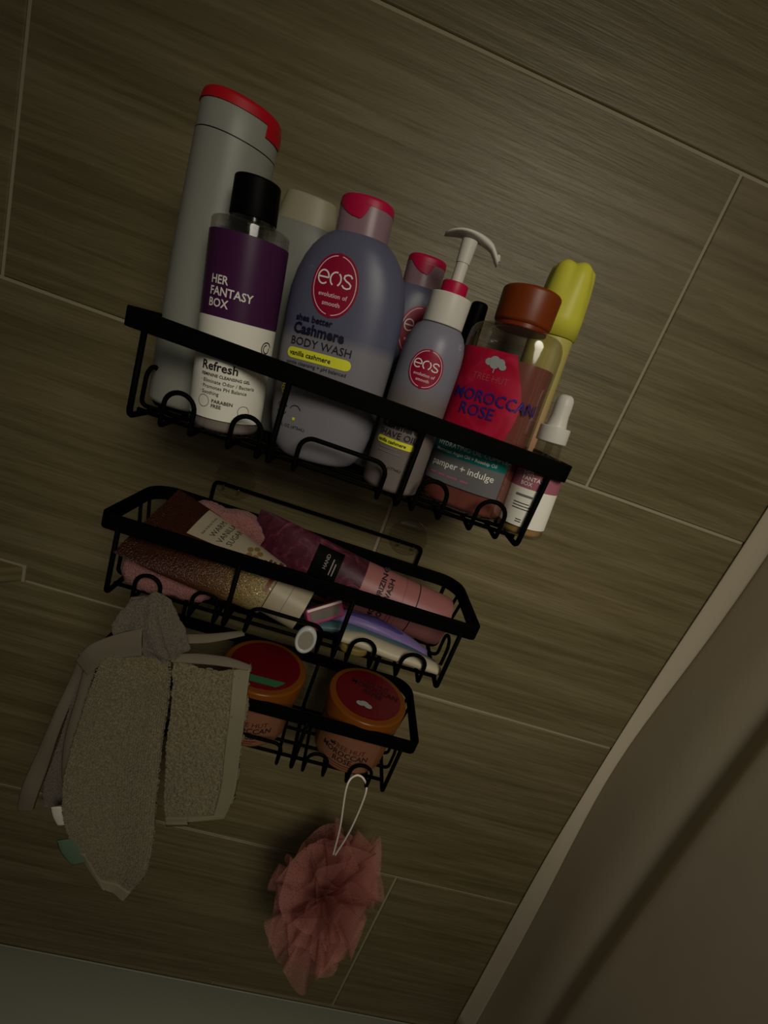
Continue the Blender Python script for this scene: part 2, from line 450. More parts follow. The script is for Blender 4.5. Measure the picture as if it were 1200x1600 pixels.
# shower curtain hanging at right angles to the wall
def curtain():
    path = [(0.7970, -0.001), (0.8030, -0.011), (0.8085, -0.022), (0.8088, -0.026), (0.8082, -0.055), (0.8072, -0.082), (0.8082, -0.104), (0.8118, -0.119), (0.8135, -0.1255), (0.8105, -0.1300), (0.8050, -0.1325), (0.8030, -0.139), (0.8025, -0.165), (0.8018, -0.20), (0.8005, -0.25), (0.7980, -0.31), (0.7990, -0.35), (0.8080, -0.38), (0.804, -0.43), (0.795, -0.47), (0.793, -0.51), (0.80, -0.55), (0.795, -0.62)]
    P = [Vector((x, y, 0)) for x, y in path]; dense = []
    for i in range(len(P) - 1):
        p0, p1, p2, p3 = P[max(0, i - 1)], P[i], P[i + 1], P[min(len(P) - 1, i + 2)]
        for k in range(6):
            t = k / 6
            dense.append(0.5 * ((2 * p1) + (p2 - p0) * t + (2 * p0 - 5 * p1 + 4 * p2 - p3) * t * t + (3 * p1 - p0 - 3 * p2 + p3) * t ** 3))
    dense.append(P[-1])
    zs = [-0.90 + 1.95 * i / 60 for i in range(61)]
    V, F = [], []
    for z in zs:
        w = 0.0030 * math.sin(z * 5.2 + 0.9) + 0.0015 * math.sin(z * 11 + 1.0) + 0.018 * smoothstep(-0.45, -0.9, z)
        for i, p in enumerate(dense):
            kk = 1 - 0.62 * math.exp(-((z + 0.33) / 0.17) ** 2); yy = p.y * kk if p.y > -0.026 else p.y + 0.026 * (1 - kk) * smoothstep(-0.10, -0.026, p.y)
            amp = 1.0 + 0.12 * math.sin(z * 3 + i * 0.21)
            V.append((0.802 + (p.x - 0.802) * amp + w, yy + 0.003 * math.sin(z * 4 + i * 0.1) * smoothstep(0.03, 0.2, -p.y), z))
    n = len(dense)
    for i in range(60):
        for k in range(n - 1): F.append((i * n + k, i * n + k + 1, (i + 1) * n + k + 1, (i + 1) * n + k))
    o = obj('shower_curtain', V, F, M_CURTAIN, None, True)
    s = o.modifiers.new('thickness', 'SOLIDIFY'); s.thickness = 0.0012; s.offset = 1
    tag(o, 'off-white fabric shower curtain hanging in soft folds at right', 'curtain')
curtain()

# ---------------------------------------------------------------- wire shelves
SW, SH = 0.30, 0.0644                   # width, basket height below the rim top
DEPTH = 0.092
def rim_geo(out, cr_f, cr_b, h, th):
    def loop(ins):
        p = [(ins, ins, 0), (SW - ins, ins, 0), (SW - ins, DEPTH - ins, 0), (ins, DEPTH - ins, 0)]
        return fillet(p, [max(0.002, cr_f - ins), max(0.002, cr_f - ins), max(0.002, cr_b - ins), max(0.002, cr_b - ins)], 8, True)
    A, B = loop(0), loop(th); n = len(A); V, F = [], []
    for q, z in ((A, -h), (A, 0), (B, 0), (B, -h)):
        V += [(p.x, p.y, z) for p in q]
    for r in range(4):
        s = (r + 1) % 4
        for k in range(n):
            l = (k + 1) % n; F.append((r * n + k, r * n + l, s * n + l, s * n + k))
    return V, F

def make_shelf(label, loc, gap):
    t = thing('wire_shower_shelf', label, 'shelf', loc, group='black wire shower shelves')
    V, F = rim_geo(0, 0.007, 0.022, 0.0120, 0.0038)
    obj('rim', V, F, M_WIRE, t, False, 0.0006)
    posts = (0.0142, 0.1047, 0.1953, 0.2858); R1, R2 = 0.0020, 0.0016
    yb = DEPTH - 0.003
    for x in posts:
        p = fillet([(x, 0.0016, -0.008), (x, 0.0016, -SH), (x, yb, -SH), (x, yb, -0.008)], 0.0045, 5)
        tube('upright_wire', p, R1, M_WIRE, t)
    for x0, x1, r in ((0.0337, 0.0527, 0.0094), (0.0775, 0.0967, 0.0094), (0.1219, 0.1812, 0.0085), (0.2065, 0.2262, 0.0094), (0.2495, 0.2695, 0.0094)):
        p = fillet([(x0, 0.06, -SH + 0.0034), (x0, 0.0016, -SH), (x0, 0.0016, -SH + 0.0245), (x1, 0.0016, -SH + 0.0245), (x1, 0.0016, -SH), (x1, 0.06, -SH + 0.0034)], [0, 0.003, r, r, 0.003, 0], 6)
        tube('hook_wire', p, R2, M_WIRE, t)
    zf = -SH + 0.0034
    def side(x0, s, y0, y1):
        return [(x0 + s * 0.004, y0, zf), (x0, y0, zf + 0.004)]
    xl, xr = 0.0085, SW - 0.0085
    # front pair joined by a loop at both ends, rear pair carried up to the rim
    p = [(xl, 0.028, zf), (xl, 0.028, zf + 0.026), (xl, 0.046, zf + 0.026), (xl, 0.046, zf), (xr, 0.046, zf), (xr, 0.046, zf + 0.026), (xr, 0.028, zf + 0.026), (xr, 0.028, zf)]
    tube('floor_wire', fillet(p, [0.004, 0.0085, 0.0085, 0.004, 0.004, 0.0085, 0.0085, 0.004], 5, True), R2, M_WIRE, t, closed=True)
    for y in (0.060, 0.076):
        p = [(0.0022, y, -0.009), (xl, y, zf), (xr, y, zf), (SW - 0.0022, y, -0.009)]
        tube('floor_wire', fillet(p, [0, 0.006, 0.006, 0], 5), R2, M_WIRE, t)
    tube('floor_wire', [(0.0142, 0.012, zf), (0.2858, 0.012, zf)], R2, M_WIRE, t)
    # wall hanger and its clear adhesive pads
    yw = DEPTH + gap - 0.0055
    p = [(0.035, yb, -0.0105), (0.035, yw, -0.030), (0.035, yw, -0.001), (0.265, yw, -0.001), (0.265, yw, -0.030), (0.265, yb, -0.0105)]
    tube('wall_hanger', fillet(p, 0.005, 5), R1, M_WIRE, t)
    for x in (0.053, 0.247):
        V, F = [], []
        n = 32; pr = ((0.0215, gap + DEPTH - 0.0006), (0.0215, gap + DEPTH - 0.0016), (0.020, gap + DEPTH - 0.0024))
        for r, y in pr:
            for k in range(n): V.append((x + r * math.cos(2 * PI * k / n), y, 0.005 + r * math.sin(2 * PI * k / n)))
        for i in range(2):
            for k in range(n):
                l = (k + 1) % n; F.append((i * n + k, i * n + l, (i + 1) * n + l, (i + 1) * n + k))
        F.append(tuple(2 * n + k for k in range(n)))
        pad = obj('adhesive_pad', V, F, M_GLASS, t)
        for dx in (-0.008, 0.008):
            q = fillet([(x + dx, yw + 0.0035, 0.0), (x + dx, yw - 0.004, -0.001), (x + dx, yw - 0.004, -0.006), (x + dx, yw + 0.0035, -0.007)], 0.002, 3)
            tube('clip', q, 0.0009, M_GLASS2, pad, 6)
    return t
S1 = (0.1964, -0.1727, 0.0233); S2 = (0.1947, -0.1526, -0.1203); S3 = (0.1966, -0.1342, -0.2600)
make_shelf('topmost black wire shelf carrying the tall bottles', S1, -S1[1] - DEPTH)
make_shelf('middle black wire shelf holding squeeze tubes and razors', S2, -S2[1] - DEPTH)
make_shelf('lowest black wire shelf holding two orange jars', S3, -S3[1] - DEPTH)
F1 = S1[2] - SH + 0.0052; F2 = S2[2] - SH + 0.0052; F3 = S3[2] - SH + 0.0052    # top of the wire floors

# ---------------------------------------------------------------- bottles on the top shelf
def bottle(name, label, x, y, lean=0.0, turn=0.0, pitch=0.0, cat='bottle', z=F1):
    return thing(name, label, cat, (x, y, z), (pitch, lean, face_cam(x, y) + turn))

def white_bottle():
    t = bottle('shampoo_bottle', 'tall plain white bottle with red flip cap at the left end', 0.2205, -0.1120, -0.014, 0.1)
    B = Loft(rounded([(0, 0.0245, 0.0225, 2.2), (0.10, 0.0258, 0.0235, 2.2), (0.1725, 0.0253, 0.0230, 2.2)], 0.004, top=False))
    B.build('body', M_WHITE, t)
    Loft([(0.1722, 0.0246, 0.0224, 2.2), (0.1732, 0.0246, 0.0224, 2.2)]).build('seam', M_INK, t)
    Kp = Loft([(0.1732, 0.0253, 0.0230, 2.2), (0.1880, 0.0250, 0.0227, 2.2), (0.1900, 0.0240, 0.0220, 2.2)])
    k = Kp.build('cap', M_WHITE, t)
    Rl = Loft(rounded([(0.1882, 0.0256, 0.0233, 2.2), (0.1955, 0.0248, 0.0226, 2.2)], 0.003, bottom=False))
    l = Rl.build('flip_lid', M_RED, t)
    # the lid's thumb tab runs down the right side
    patch('thumb_tab', Kp, lambda q: 0.013, lambda q: 0.036, 0.1815, 0.1905, M_RED, l, 6, 14, 0.0007)
white_bottle()

def her_bottle():
    t = bottle('cleansing_gel_bottle', 'clear bottle with purple and white label and black disc cap', 0.2620, -0.1430, -0.098, 0.0)
    R = 0.0237
    B = Loft(rounded([(0, R, R), (0.1280, R, R)], 0.0022, seg=5))
    B.build('body', M_GLASS, t)
    Loft(rounded([(0.0015, R - 0.0012, R - 0.0012), (0.118, R - 0.0012, R - 0.0012)], 0.004)).build('gel', M_GELV, t)
    Loft([(0.1275, 0.0146, 0.0146), (0.1310, 0.0146, 0.0146)]).build('neck', M_GLASS2, t)
    Loft(rounded([(0.1305, 0.0143, 0.0143), (0.1530, 0.0137, 0.0137)], 0.0015)).build('cap', M_BLACK, t)
    lab = rect('label', B, -0.046, 0.046, 0.0100, 0.0720, M_PAPER, t, 4, 40, 0.0003)
    rect('purple_band', B, -0.046, 0.046, 0.0720, 0.1200, M_PURPLE, t, 4, 40, 0.0004)
    for s, z in (('HER', 0.0905), ('FANTASY', 0.0840), ('BOX', 0.0775)):
        text(B, s, 0.0068, -0.0200, z, M_WINK, lab, 0.016, sx=0.92)
    text(B, 'Refresh', 0.0076, -0.0190, 0.0405, M_INK, lab, 0.022)
    text(B, 'FEMININE CLEANSING GEL', 0.0026, -0.0185, 0.0366, M_INK, lab, 0.02)
    for s, z in (('\u00b7 Eliminate Odor / Bacteria', 0.0326), ('\u00b7 Promotes PH Balance', 0.0290), ('\u00b7 Soothing', 0.0254)):
        text(B, s, 0.0032, -0.0185, z, M_INK, lab, 0.006)
    text(B, 'PARABEN', 0.0031, -0.0095, 0.0205, M_INK, lab, 0.02); text(B, 'FREE', 0.0031, -0.0095, 0.0174, M_INK, lab, 0.02)
    ribbon('round_mark', B, [arc2(-0.0150, 0.0205, 0.0038, 0.0038, 0, 360, 24)], 0.0004, M_GINK, lab)
    ribbon('round_mark', B, [arc2(0.0110, 0.0180, 0.0038, 0.0038, 0, 360, 24)], 0.0004, M_GINK, lab)
    ribbon('brand_mark', B, [arc2(0.0215, 0.0600, 0.0042, 0.0042, 20, 300, 24), arc2(0.0215, 0.0600, 0.0026, 0.0026, 90, 380, 20)], 0.0007, M_INK, lab)
her_bottle()

def eos_badge(B, s, t, r, rt, par):
    b = ellipse('round_badge', B, s, t, r, rt, M_BADGE, par, 0.0003)
    k = r
    ribbon('badge_ring', B, [arc2(s, t, r * 0.90, rt * 0.90, 96, 262, 30), arc2(s, t, r * 0.90, rt * 0.90, -85, 84, 30)], k * 0.035, M_BADGE_L, b)
    w = k * 0.062; y = t + rt * 0.20; q = k * 0.225; qt = rt * 0.205
    e = [[(s - k * 0.53 - q, y), (s - k * 0.53 + q, y)], arc2(s - k * 0.53, y, q, qt, 0, 315, 22)]
    o = [arc2(s, y, q, qt, 75, 245, 16), arc2(s, y, q, qt, -75 + 15, 75 - 15, 14)]
    c = s + k * 0.50
    sp = [(c + q * 0.80, y + qt * 0.62), (c + q * 0.45, y + qt * 0.97), (c - q * 0.1, y + qt * 1.02), (c - q * 0.62, y + qt * 0.80), (c - q * 0.70, y + qt * 0.42), (c - q * 0.35, y + qt * 0.12), (c + q * 0.35, y - qt * 0.12), (c + q * 0.75, y - qt * 0.42), (c + q * 0.66, y - qt * 0.82), (c + q * 0.1, y - qt * 1.02), (c - q * 0.5, y - qt * 0.95), (c - q * 0.85, y - qt * 0.62)]
    ribbon('logo_lettering', B, e + o + [sp], w, M_WINK, b, 0.0006)
    text(B, 'evolution of', k * 0.255, s, t - rt * 0.36, M_BADGE_L, b, 0.012, 'CENTER')
    text(B, 'smooth', k * 0.255, s, t - rt * 0.62, M_BADGE_L, b, 0.012, 'CENTER')
    return b

def eos_wash(label, x, y, lean, a, b, front=True, h=1.0, turn=0.0, pitch=0.0):
    t = bottle('body_wash_bottle', label, x, y, lean, turn, pitch)
    z = lambda v: v * h
    rows = [(z(0.0), a * 0.56, b * 0.76, 2.3), (z(0.0010), a * 0.64, b * 0.83, 2.3), (z(0.003), a * 0.71, b * 0.89, 2.3), (z(0.007), a * 0.785, b * 0.94, 2.3), (z(0.014), a * 0.86, b * 0.98, 2.3), (z(0.025), a * 0.915, b, 2.3), (z(0.045), a * 0.955, b, 2.3), (z(0.075), a * 0.985, b, 2.3), (z(0.098), a * 1.0, b, 2.3), (z(0.112), a * 0.985, b, 2.3), (z(0.124), a * 0.93, b * 0.99, 2.3), (z(0.133), a * 0.85, b * 0.96, 2.3), (z(0.140), a * 0.755, b * 0.92, 2.3), (z(0.145), a * 0.655, b * 0.88, 2.3), (z(0.1485), a * 0.56, b * 0.82, 2.3), (z(0.1505), a * 0.49, b * 0.76, 2.2)]
    B = Loft(rows); B.build('body', M_LAV_BIG, t, 56)
    ca, cb = a * 0.44, b * 0.70
    cap = Loft(rounded([(z(0.1505), ca, cb, 2.2), (z(0.169), ca * 1.0, cb, 2.2)], 0.0015, bottom=False))
    cp = cap.build('cap', M_CAPCLEAR, t)
    lid = Loft(rounded([(z(0.1675), ca * 1.01, cb * 1.01, 2.2), (z(0.1735), ca * 0.99, cb, 2.2)], 0.0025, bottom=False))
    ld = lid.build('flip_lid', M_PINKCAP, t)
    patch('thumb_tab', cap, lambda q: -ca * 0.95 * math.sqrt(max(0, (q - z(0.159)) / z(0.009))), lambda q: -ca * 0.05 + ca * 0.95 * math.sqrt(max(0, (q - z(0.159)) / z(0.009))) * 0.35, z(0.159), z(0.1682), M_PINKCAP, ld, 10, 14, 0.0005)
    lab = eos_badge(B, -0.0055 if front else 0.004, z(0.1165), 0.0150, 0.0192, t)
    if front:
        text(B, 'shea better', 0.0055, -0.0270, 0.0890, M_NAVY, t, 0.03)
        text(B, 'Cashmere', 0.0092, -0.0275, 0.0812, M_NAVY, t, 0.035, sx=0.92)
        text(B, 'BODY WASH', 0.0072, -0.0280, 0.0738, M_NAVY, t, 0.0)
        pp = pill('flavour_pill', B, -0.0295, 0.0155, 0.0685, 0.0034, M_LIME, t)
        text(B, 'vanilla cashmere', 0.0044, -0.0270, 0.0671, M_INK, pp, 0.018)
        text(B, 'gentle cleansing + pH balanced', 0.0034, -0.0285, 0.0615, M_NAVY, t, 0.0)
        # marks low on the front: flower, two round marks, volume
        fl = []
        for k in range(6):
            a0 = k * 60
            fl.append(arc2(-0.0255 + 0.0021 * math.cos(math.radians(a0)), 0.0450 + 0.0021 * math.sin(math.radians(a0)), 0.0012, 0.0012, 0, 360, 10))
        ribbon('flower_mark', B, fl, 0.0012, M_LIME, t)
        ribbon('round_mark', B, [arc2(-0.0255, 0.0315, 0.0043, 0.0043, 20, 160), arc2(-0.0255, 0.0315, 0.0043, 0.0043, 200, 340)], 0.0005, M_NAVY, t)
        for q, w in ((0.0322, 0.0030), (0.0302, 0.0022)): rect('small_print', B, -0.0255 - w, -0.0255 + w, q, q + 0.0011, M_NAVY, t, 1, 6, 0.0005)
        ribbon('round_mark', B, [arc2(-0.0150, 0.0315, 0.0040, 0.0040, 20, 160)], 0.0005, M_NAVY, t)
        ribbon('heart_mark', B, [[(-0.0158, 0.0265), (-0.0140, 0.0265)]], 0.0018, M_LIME, t)
        text(B, '16 FL OZ (473mL)', 0.0030, -0.0285, 0.0200, M_NAVY, t, 0.0)
    return t
eos_wash('large lavender body wash bottle with pink cap and crimson badge, nearest the front', 0.3275, -0.1370, -0.090, 0.0395, 0.0215, True, 0.97, -0.20)
eos_wash('lavender body wash bottle mostly hidden behind the pump bottle', 0.3720, -0.0915, -0.070, 0.0330, 0.0175, False, 0.93, 0.18)

def pump_bottle():
    t = bottle('pump_bottle', 'lavender pump bottle with white collar and long white pump nozzle', 0.3855, -0.1465, -0.032)
    R = 0.0208
    B = Loft(rounded([(0, R, R), (0.085, R, R)], 0.004, top=False) + [(0.094, R * 0.995, R * 0.995, 2), (0.101, R * 0.96, R * 0.96, 2), (0.1065, R * 0.89, R * 0.89, 2), (0.1105, R * 0.79, R * 0.79, 2), (0.1135, R * 0.66, R * 0.66, 2)])
    B.build('body', M_LAV_OIL, t)
    Loft(rounded([(0.1140, 0.0136, 0.0136), (0.1330, 0.0136, 0.0136)], 0.0008)).build('collar', M_CREAM_W, t)
    Loft(rounded([(0.1330, 0.0086, 0.0086), (0.1410, 0.0086, 0.0086)], 0.0008)).build('lock_ring', M_PINKCAP, t)
    Loft([(0.1408, 0.0040, 0.0040), (0.1530, 0.0040, 0.0040), (0.1532, 0.0044, 0.0044), (0.1668, 0.0052, 0.0052)]).build('stem', M_CREAM_W, t)
    # pump head: arched lever, wider at the left, drooping spout at the right
    V, F = [], []; n = 18; m = 12
    for i in range(n + 1):
        u = i / n; x = -0.0165 + 0.0375 * u
        zc = 0.1700 - 0.0052 * (2 * u - 0.86) ** 2 - 0.0035 * smoothstep(0.8, 1.0, u)
        w = 0.0088 * (1 - smoothstep(0.25, 0.95, u) * 0.58) * math.sqrt(max(0.02, 1 - (1 - min(1, u / 0.28)) ** 2))
        h = 0.0015 + 0.0012 * smoothstep(0.2, 0.7, u)
        for k in range(m):
            a = 2 * PI * k / m; V.append((x, w * math.cos(a), zc + h * math.sin(a)))
    for i in range(n):
        for k in range(m):
            l = (k + 1) % m; F.append((i * m + k, (i + 1) * m + k, (i + 1) * m + l, i * m + l))
    F.append(tuple(range(m))); F.append(tuple(n * m + k for k in reversed(range(m))))
    hd = obj('pump_head', V, F, M_CREAM_W, t, True)
    tube('spout_tip', [(0.0195, 0, 0.1640), (0.0208, 0, 0.1605)], 0.0016, M_CREAM_W, hd)
    eos_badge(B, -0.0010, 0.0845, 0.0112, 0.0125, t)
    text(B, 'shea better', 0.0042, -0.0190, 0.0495, M_NAVY, t, 0.03)
    text(B, 'Cashmere', 0.0074, -0.0195, 0.0430, M_INK, t, 0.035, sx=0.90)
    text(B, 'SHAVE OIL', 0.0060, -0.0200, 0.0372, M_INK, t, 0.0)
    pp = pill('flavour_pill', B, -0.0205, 0.0085, 0.0337, 0.0023, M_LIME, t)
    text(B, 'vanilla cashmere', 0.0033, -0.0190, 0.0327, M_INK, pp, 0.018)
    for z, w in ((0.0290, 0.013), (0.0264, 0.017)): rect('small_print', B, -0.0155, -0.0155 + w, z, z + 0.0008, M_GINK, t, 1, 8, 0.0004)
    text(B, '6 FL OZ (177mL)', 0.0028, -0.0155, 0.0160, M_INK, t, 0.0)
M_CREAM_W = pm('ivory_plastic', (0.60, 0.57, 0.50), 0.4)
pump_bottle()

def cream_bottle():
    t = bottle('cream_cap_bottle', 'grey-white bottle with cream cap tucked behind the large lavender bottle', 0.2785, -0.0885, -0.058, -0.1)
    a, b = 0.0320, 0.0150
    B = Loft(rounded([(0, a, b, 2.6), (0.120, a, b, 2.6)], 0.004, top=False) + [(0.132, a * 0.985, b, 2.5), (0.141, a * 0.93, b, 2.4), (0.147, a * 0.84, b * 0.95, 2.3), (0.1505, a * 0.74, b * 0.9, 2.2)])
    B.build('body', pm('greyish_white_plastic', (0.20, 0.205, 0.175), 0.4), t)
    Loft(rounded([(0.1505, a * 0.70, b * 0.88, 2.4), (0.1690, a * 0.58, b * 0.82, 2.4)], 0.0015, bottom=False)).build('cap', M_CREAM, t)
    rect('small_print', B, -0.028, -0.020, 0.113, 0.1165, M_INK, t, 2, 8)
    rect('small_print', B, -0.028, -0.023, 0.107, 0.1085, M_GINK, t, 2, 8)
cream_bottle()

def black_capped():
    t = bottle('slim_black_bottle', 'slim bottle with black cap peeking out behind the rose bottle', 0.4175, -0.0875, -0.05)
    Loft(rounded([(0, 0.0085, 0.0085), (0.100, 0.0085, 0.0085)], 0.002)).build('body', M_BLACK, t)
    Loft([(0.0995, 0.0060, 0.0060), (0.104, 0.0060, 0.0060)]).build('neck', M_BLACK, t)
    Loft(rounded([(0.1035, 0.0078, 0.0078), (0.1480, 0.0066, 0.0066)], 0.003)).build('cap', M_BLACK, t)
black_capped()

def rose_bottle():
    t = bottle('rose_body_wash_bottle', 'clear bottle of rose body wash with burnt orange cap and red label', 0.4440, -0.1310, -0.062, -0.20)
    a, b = 0.0335, 0.0255
    sh = [(0.1200, a * 0.995, b * 0.99, 2.6), (0.1255, a * 0.975, b * 0.98, 2.6), (0.1290, a * 0.93, b * 0.94, 2.5), (0.1312, a * 0.85, b * 0.88, 2.4), (0.1322, a * 0.72, b * 0.8, 2.2), (0.1326, a * 0.58, b * 0.7, 2.1)]
    B = Loft(rounded([(0, a, b, 2.6), (0.108, a, b, 2.6)], 0.005, top=False) + sh)
    B.build('body', M_GLASS, t, 56)
    g = 0.0014
    Loft(rounded([(0.0015, a - g, b - g, 2.6), (0.110, a - g, b - g, 2.6)], 0.004, top=False)).build('liquid', M_ROSELIQ, t, 56)
    Loft([(0.1322, 0.0185, 0.0180), (0.1352, 0.0185, 0.0180)]).build('neck', pm('dark_orange_plastic', (0.16, 0.022, 0.006), 0.3), t)
    cp = Loft(rounded([(0.1346, 0.0200, 0.0195), (0.1585, 0.0205, 0.0200)], 0.0028)).build('cap', M_ORANGE, t)
    # label with a curved right edge
    edge = lambda q: 0.0115 + 0.0090 * math.sin((0.118 - q) * 26) * (1 if q > 0.055 else 1) + (0.004 if q < 0.06 else 0)
    lab = patch('label', B, lambda q: -0.0375, lambda q: 0.0125 + 0.0105 * smoothstep(0.112, 0.060, q) + 0.004 * math.sin(q * 90), 0.0490, 0.1130, M_ROSELAB, t, 22, 34, 0.0003)
    # tree emblem
    cr = []
    for cx, cy, r in ((-0.0070, 0.1050, 0.0030), (-0.0035, 0.1066, 0.0034), (0.0002, 0.1055, 0.0034), (0.0025, 0.1033, 0.0026), (-0.0030, 0.1036, 0.0032)):
        ellipse('tree_emblem', B, cx, cy, r, r * 0.8, M_SILVER, lab, 0.0007 + cx * 0.03)
    ribbon('tree_emblem', B, [[(-0.0022, 0.1030), (-0.0025, 0.0985)]], 0.0008, M_SILVER, lab)
    text(B, 'TREE HUT', 0.0062, -0.0030, 0.0925, M_PINKINK, lab, -0.004, 'CENTER', sx=0.9)
    text(B, 'MOROCCAN', 0.0112, -0.0250, 0.0780, M_BLUEINK, lab, 0.012, sx=0.90, off=0.0010)
    text(B, 'ROSE', 0.0112, -0.0175, 0.0682, M_BLUEINK, lab, 0.012, sx=0.95, off=0.0010)
    rect('teal_band', B, -0.0375, 0.0290, 0.0365, 0.0475, M_TEAL, t, 4, 36, 0.0004)
    text(B, 'HYDRATING OIL COMPLEX', 0.0046, -0.0255, 0.0428, M_WINK, t, 0.0)
    text(B, 'Moroccan Argan Oil + Rosehip Oil', 0.0033, -0.0255, 0.0385, M_WINK, t, 0.012)
    rect('grey_band', B, -0.0375, 0.0290, 0.0170, 0.0365, M_GREYBAND, t, 4, 36, 0.0003)
    text(B, 'pamper + indulge', 0.0068, -0.0255, 0.0282, M_WINK, t, 0.008)
    for s0, s1 in ((-0.0255, -0.0190), (-0.0175, -0.0120), (-0.0105, -0.0020), (0.0, 0.006)): rect('small_print', B, s0, s1, 0.0216, 0.0230, M_MAUVE, t, 1, 6, 0.0005)
rose_bottle()

def yellow_bottle():
    t = bottle('yellow_bottle', 'slim yellow bottle with fluted yellow cap behind the rose bottle', 0.4830, -0.0890, -0.075)
    B = Loft(rounded([(0, 0.0180, 0.0160, 2.3), (0.1430, 0.0172, 0.0155, 2.3)], 0.003, top=False)); B.build('body', M_YBODY, t)
    Loft([(0.1428, 0.0164, 0.0148, 2.3), (0.1440, 0.0164, 0.0148, 2.3)]).build('seam', pm('dark_yellow_seam', (0.28, 0.2, 0.02), 0.6), t)
    V, F = [], []; n = 60
    prof = [(0.1440, 0.0186, 0.0), (0.158, 0.0190, 0.02), (0.175, 0.0186, 0.06), (0.186, 0.0176, 0.09), (0.1925, 0.0164, 0.11), (0.1955, 0.0130, 0.10), (0.1962, 0.0060, 0.04)]
    for z, r, fl in prof:
        for k in range(n):
            a = 2 * PI * k / n; q = r * (1 - fl * abs(math.cos(a * 2.5)) ** 3)
            V.append((q * math.sin(a), -q * math.cos(a) * 0.92, z + (0.002 * abs(math.sin(a * 2.5)) if z > 0.18 else 0)))
    for i in range(len(prof) - 1):
        for k in range(n):
            l = (k + 1) % n; F.append((i * n + k, i * n + l, (i + 1) * n + l, (i + 1) * n + k))
    F.append(tuple((len(prof) - 1) * n + k for k in range(n))); F.append(tuple(reversed(range(n))))
    obj('cap', V, F, M_YELLOW, t, True)
yellow_bottle()

def dropper():
    t = bottle('dropper_bottle', 'small clear dropper bottle with white rubber bulb at the right end', 0.4870, -0.1530, -0.085, 0.06)
    R = 0.0165
    B = Loft(rounded([(0, R, R), (0.048, R, R)], 0.003, top=False) + [(0.0535, R * 0.93, R * 0.93, 2), (0.0575, R * 0.75, R * 0.75, 2), (0.0595, R * 0.56, R * 0.56, 2), (0.0690, 0.0086, 0.0086, 2)])
    B.build('body', M_GLASS, t)
    Loft(rounded([(0.0015, R - 0.0013, R - 0.0013), (0.036, R - 0.0013, R - 0.0013)], 0.003, top=False)).build('oil', M_AMBERLIQ, t)
    Loft([(0.0150, 0.0022, 0.0022), (0.0700, 0.0026, 0.0026)]).build('pipette', M_GLASS2, t, 16)
    Loft(rounded([(0.0690, 0.0105, 0.0105), (0.0800, 0.0104, 0.0104)], 0.0008)).build('collar', M_CREAM_W, t)
    Loft([(0.0798, 0.0072, 0.0072), (0.0830, 0.0066, 0.0066), (0.0880, 0.0060, 0.0060), (0.0940, 0.0061, 0.0061), (0.0985, 0.0058, 0.0058), (0.1010, 0.0048, 0.0048), (0.1022, 0.0030, 0.0030)]).build('rubber_bulb', M_CREAM_W, t)
    lab = rect('label', B, -0.034, 0.034, 0.0080, 0.0350, M_PAPER, t, 4, 40)
    rect('mauve_band', B, -0.034, 0.034, 0.0350, 0.0490, M_MAUVE, t, 4, 40)
    for s, z in (('HER', 0.0444), ('FANTASY', 0.0407), ('BOX', 0.0370)): text(B, s, 0.0040, -0.0105, z, M_WINK, lab, 0.008)
    rect('small_print', B, -0.0110, 0.0010, 0.0290, 0.0306, M_GINK, lab, 1, 8, 0.0005)
    for z, w in ((0.0240, 0.011), (0.0220, 0.014), (0.0200, 0.013)): rect('small_print', B, -0.0108, -0.0108 + w, z, z + 0.0006, M_INK, lab, 1, 8, 0.0005)
    for z in (0.0125, 0.0109): rect('small_print', B, -0.0055, -0.0015, z, z + 0.0006, M_INK, lab, 1, 4, 0.0005)
dropper()

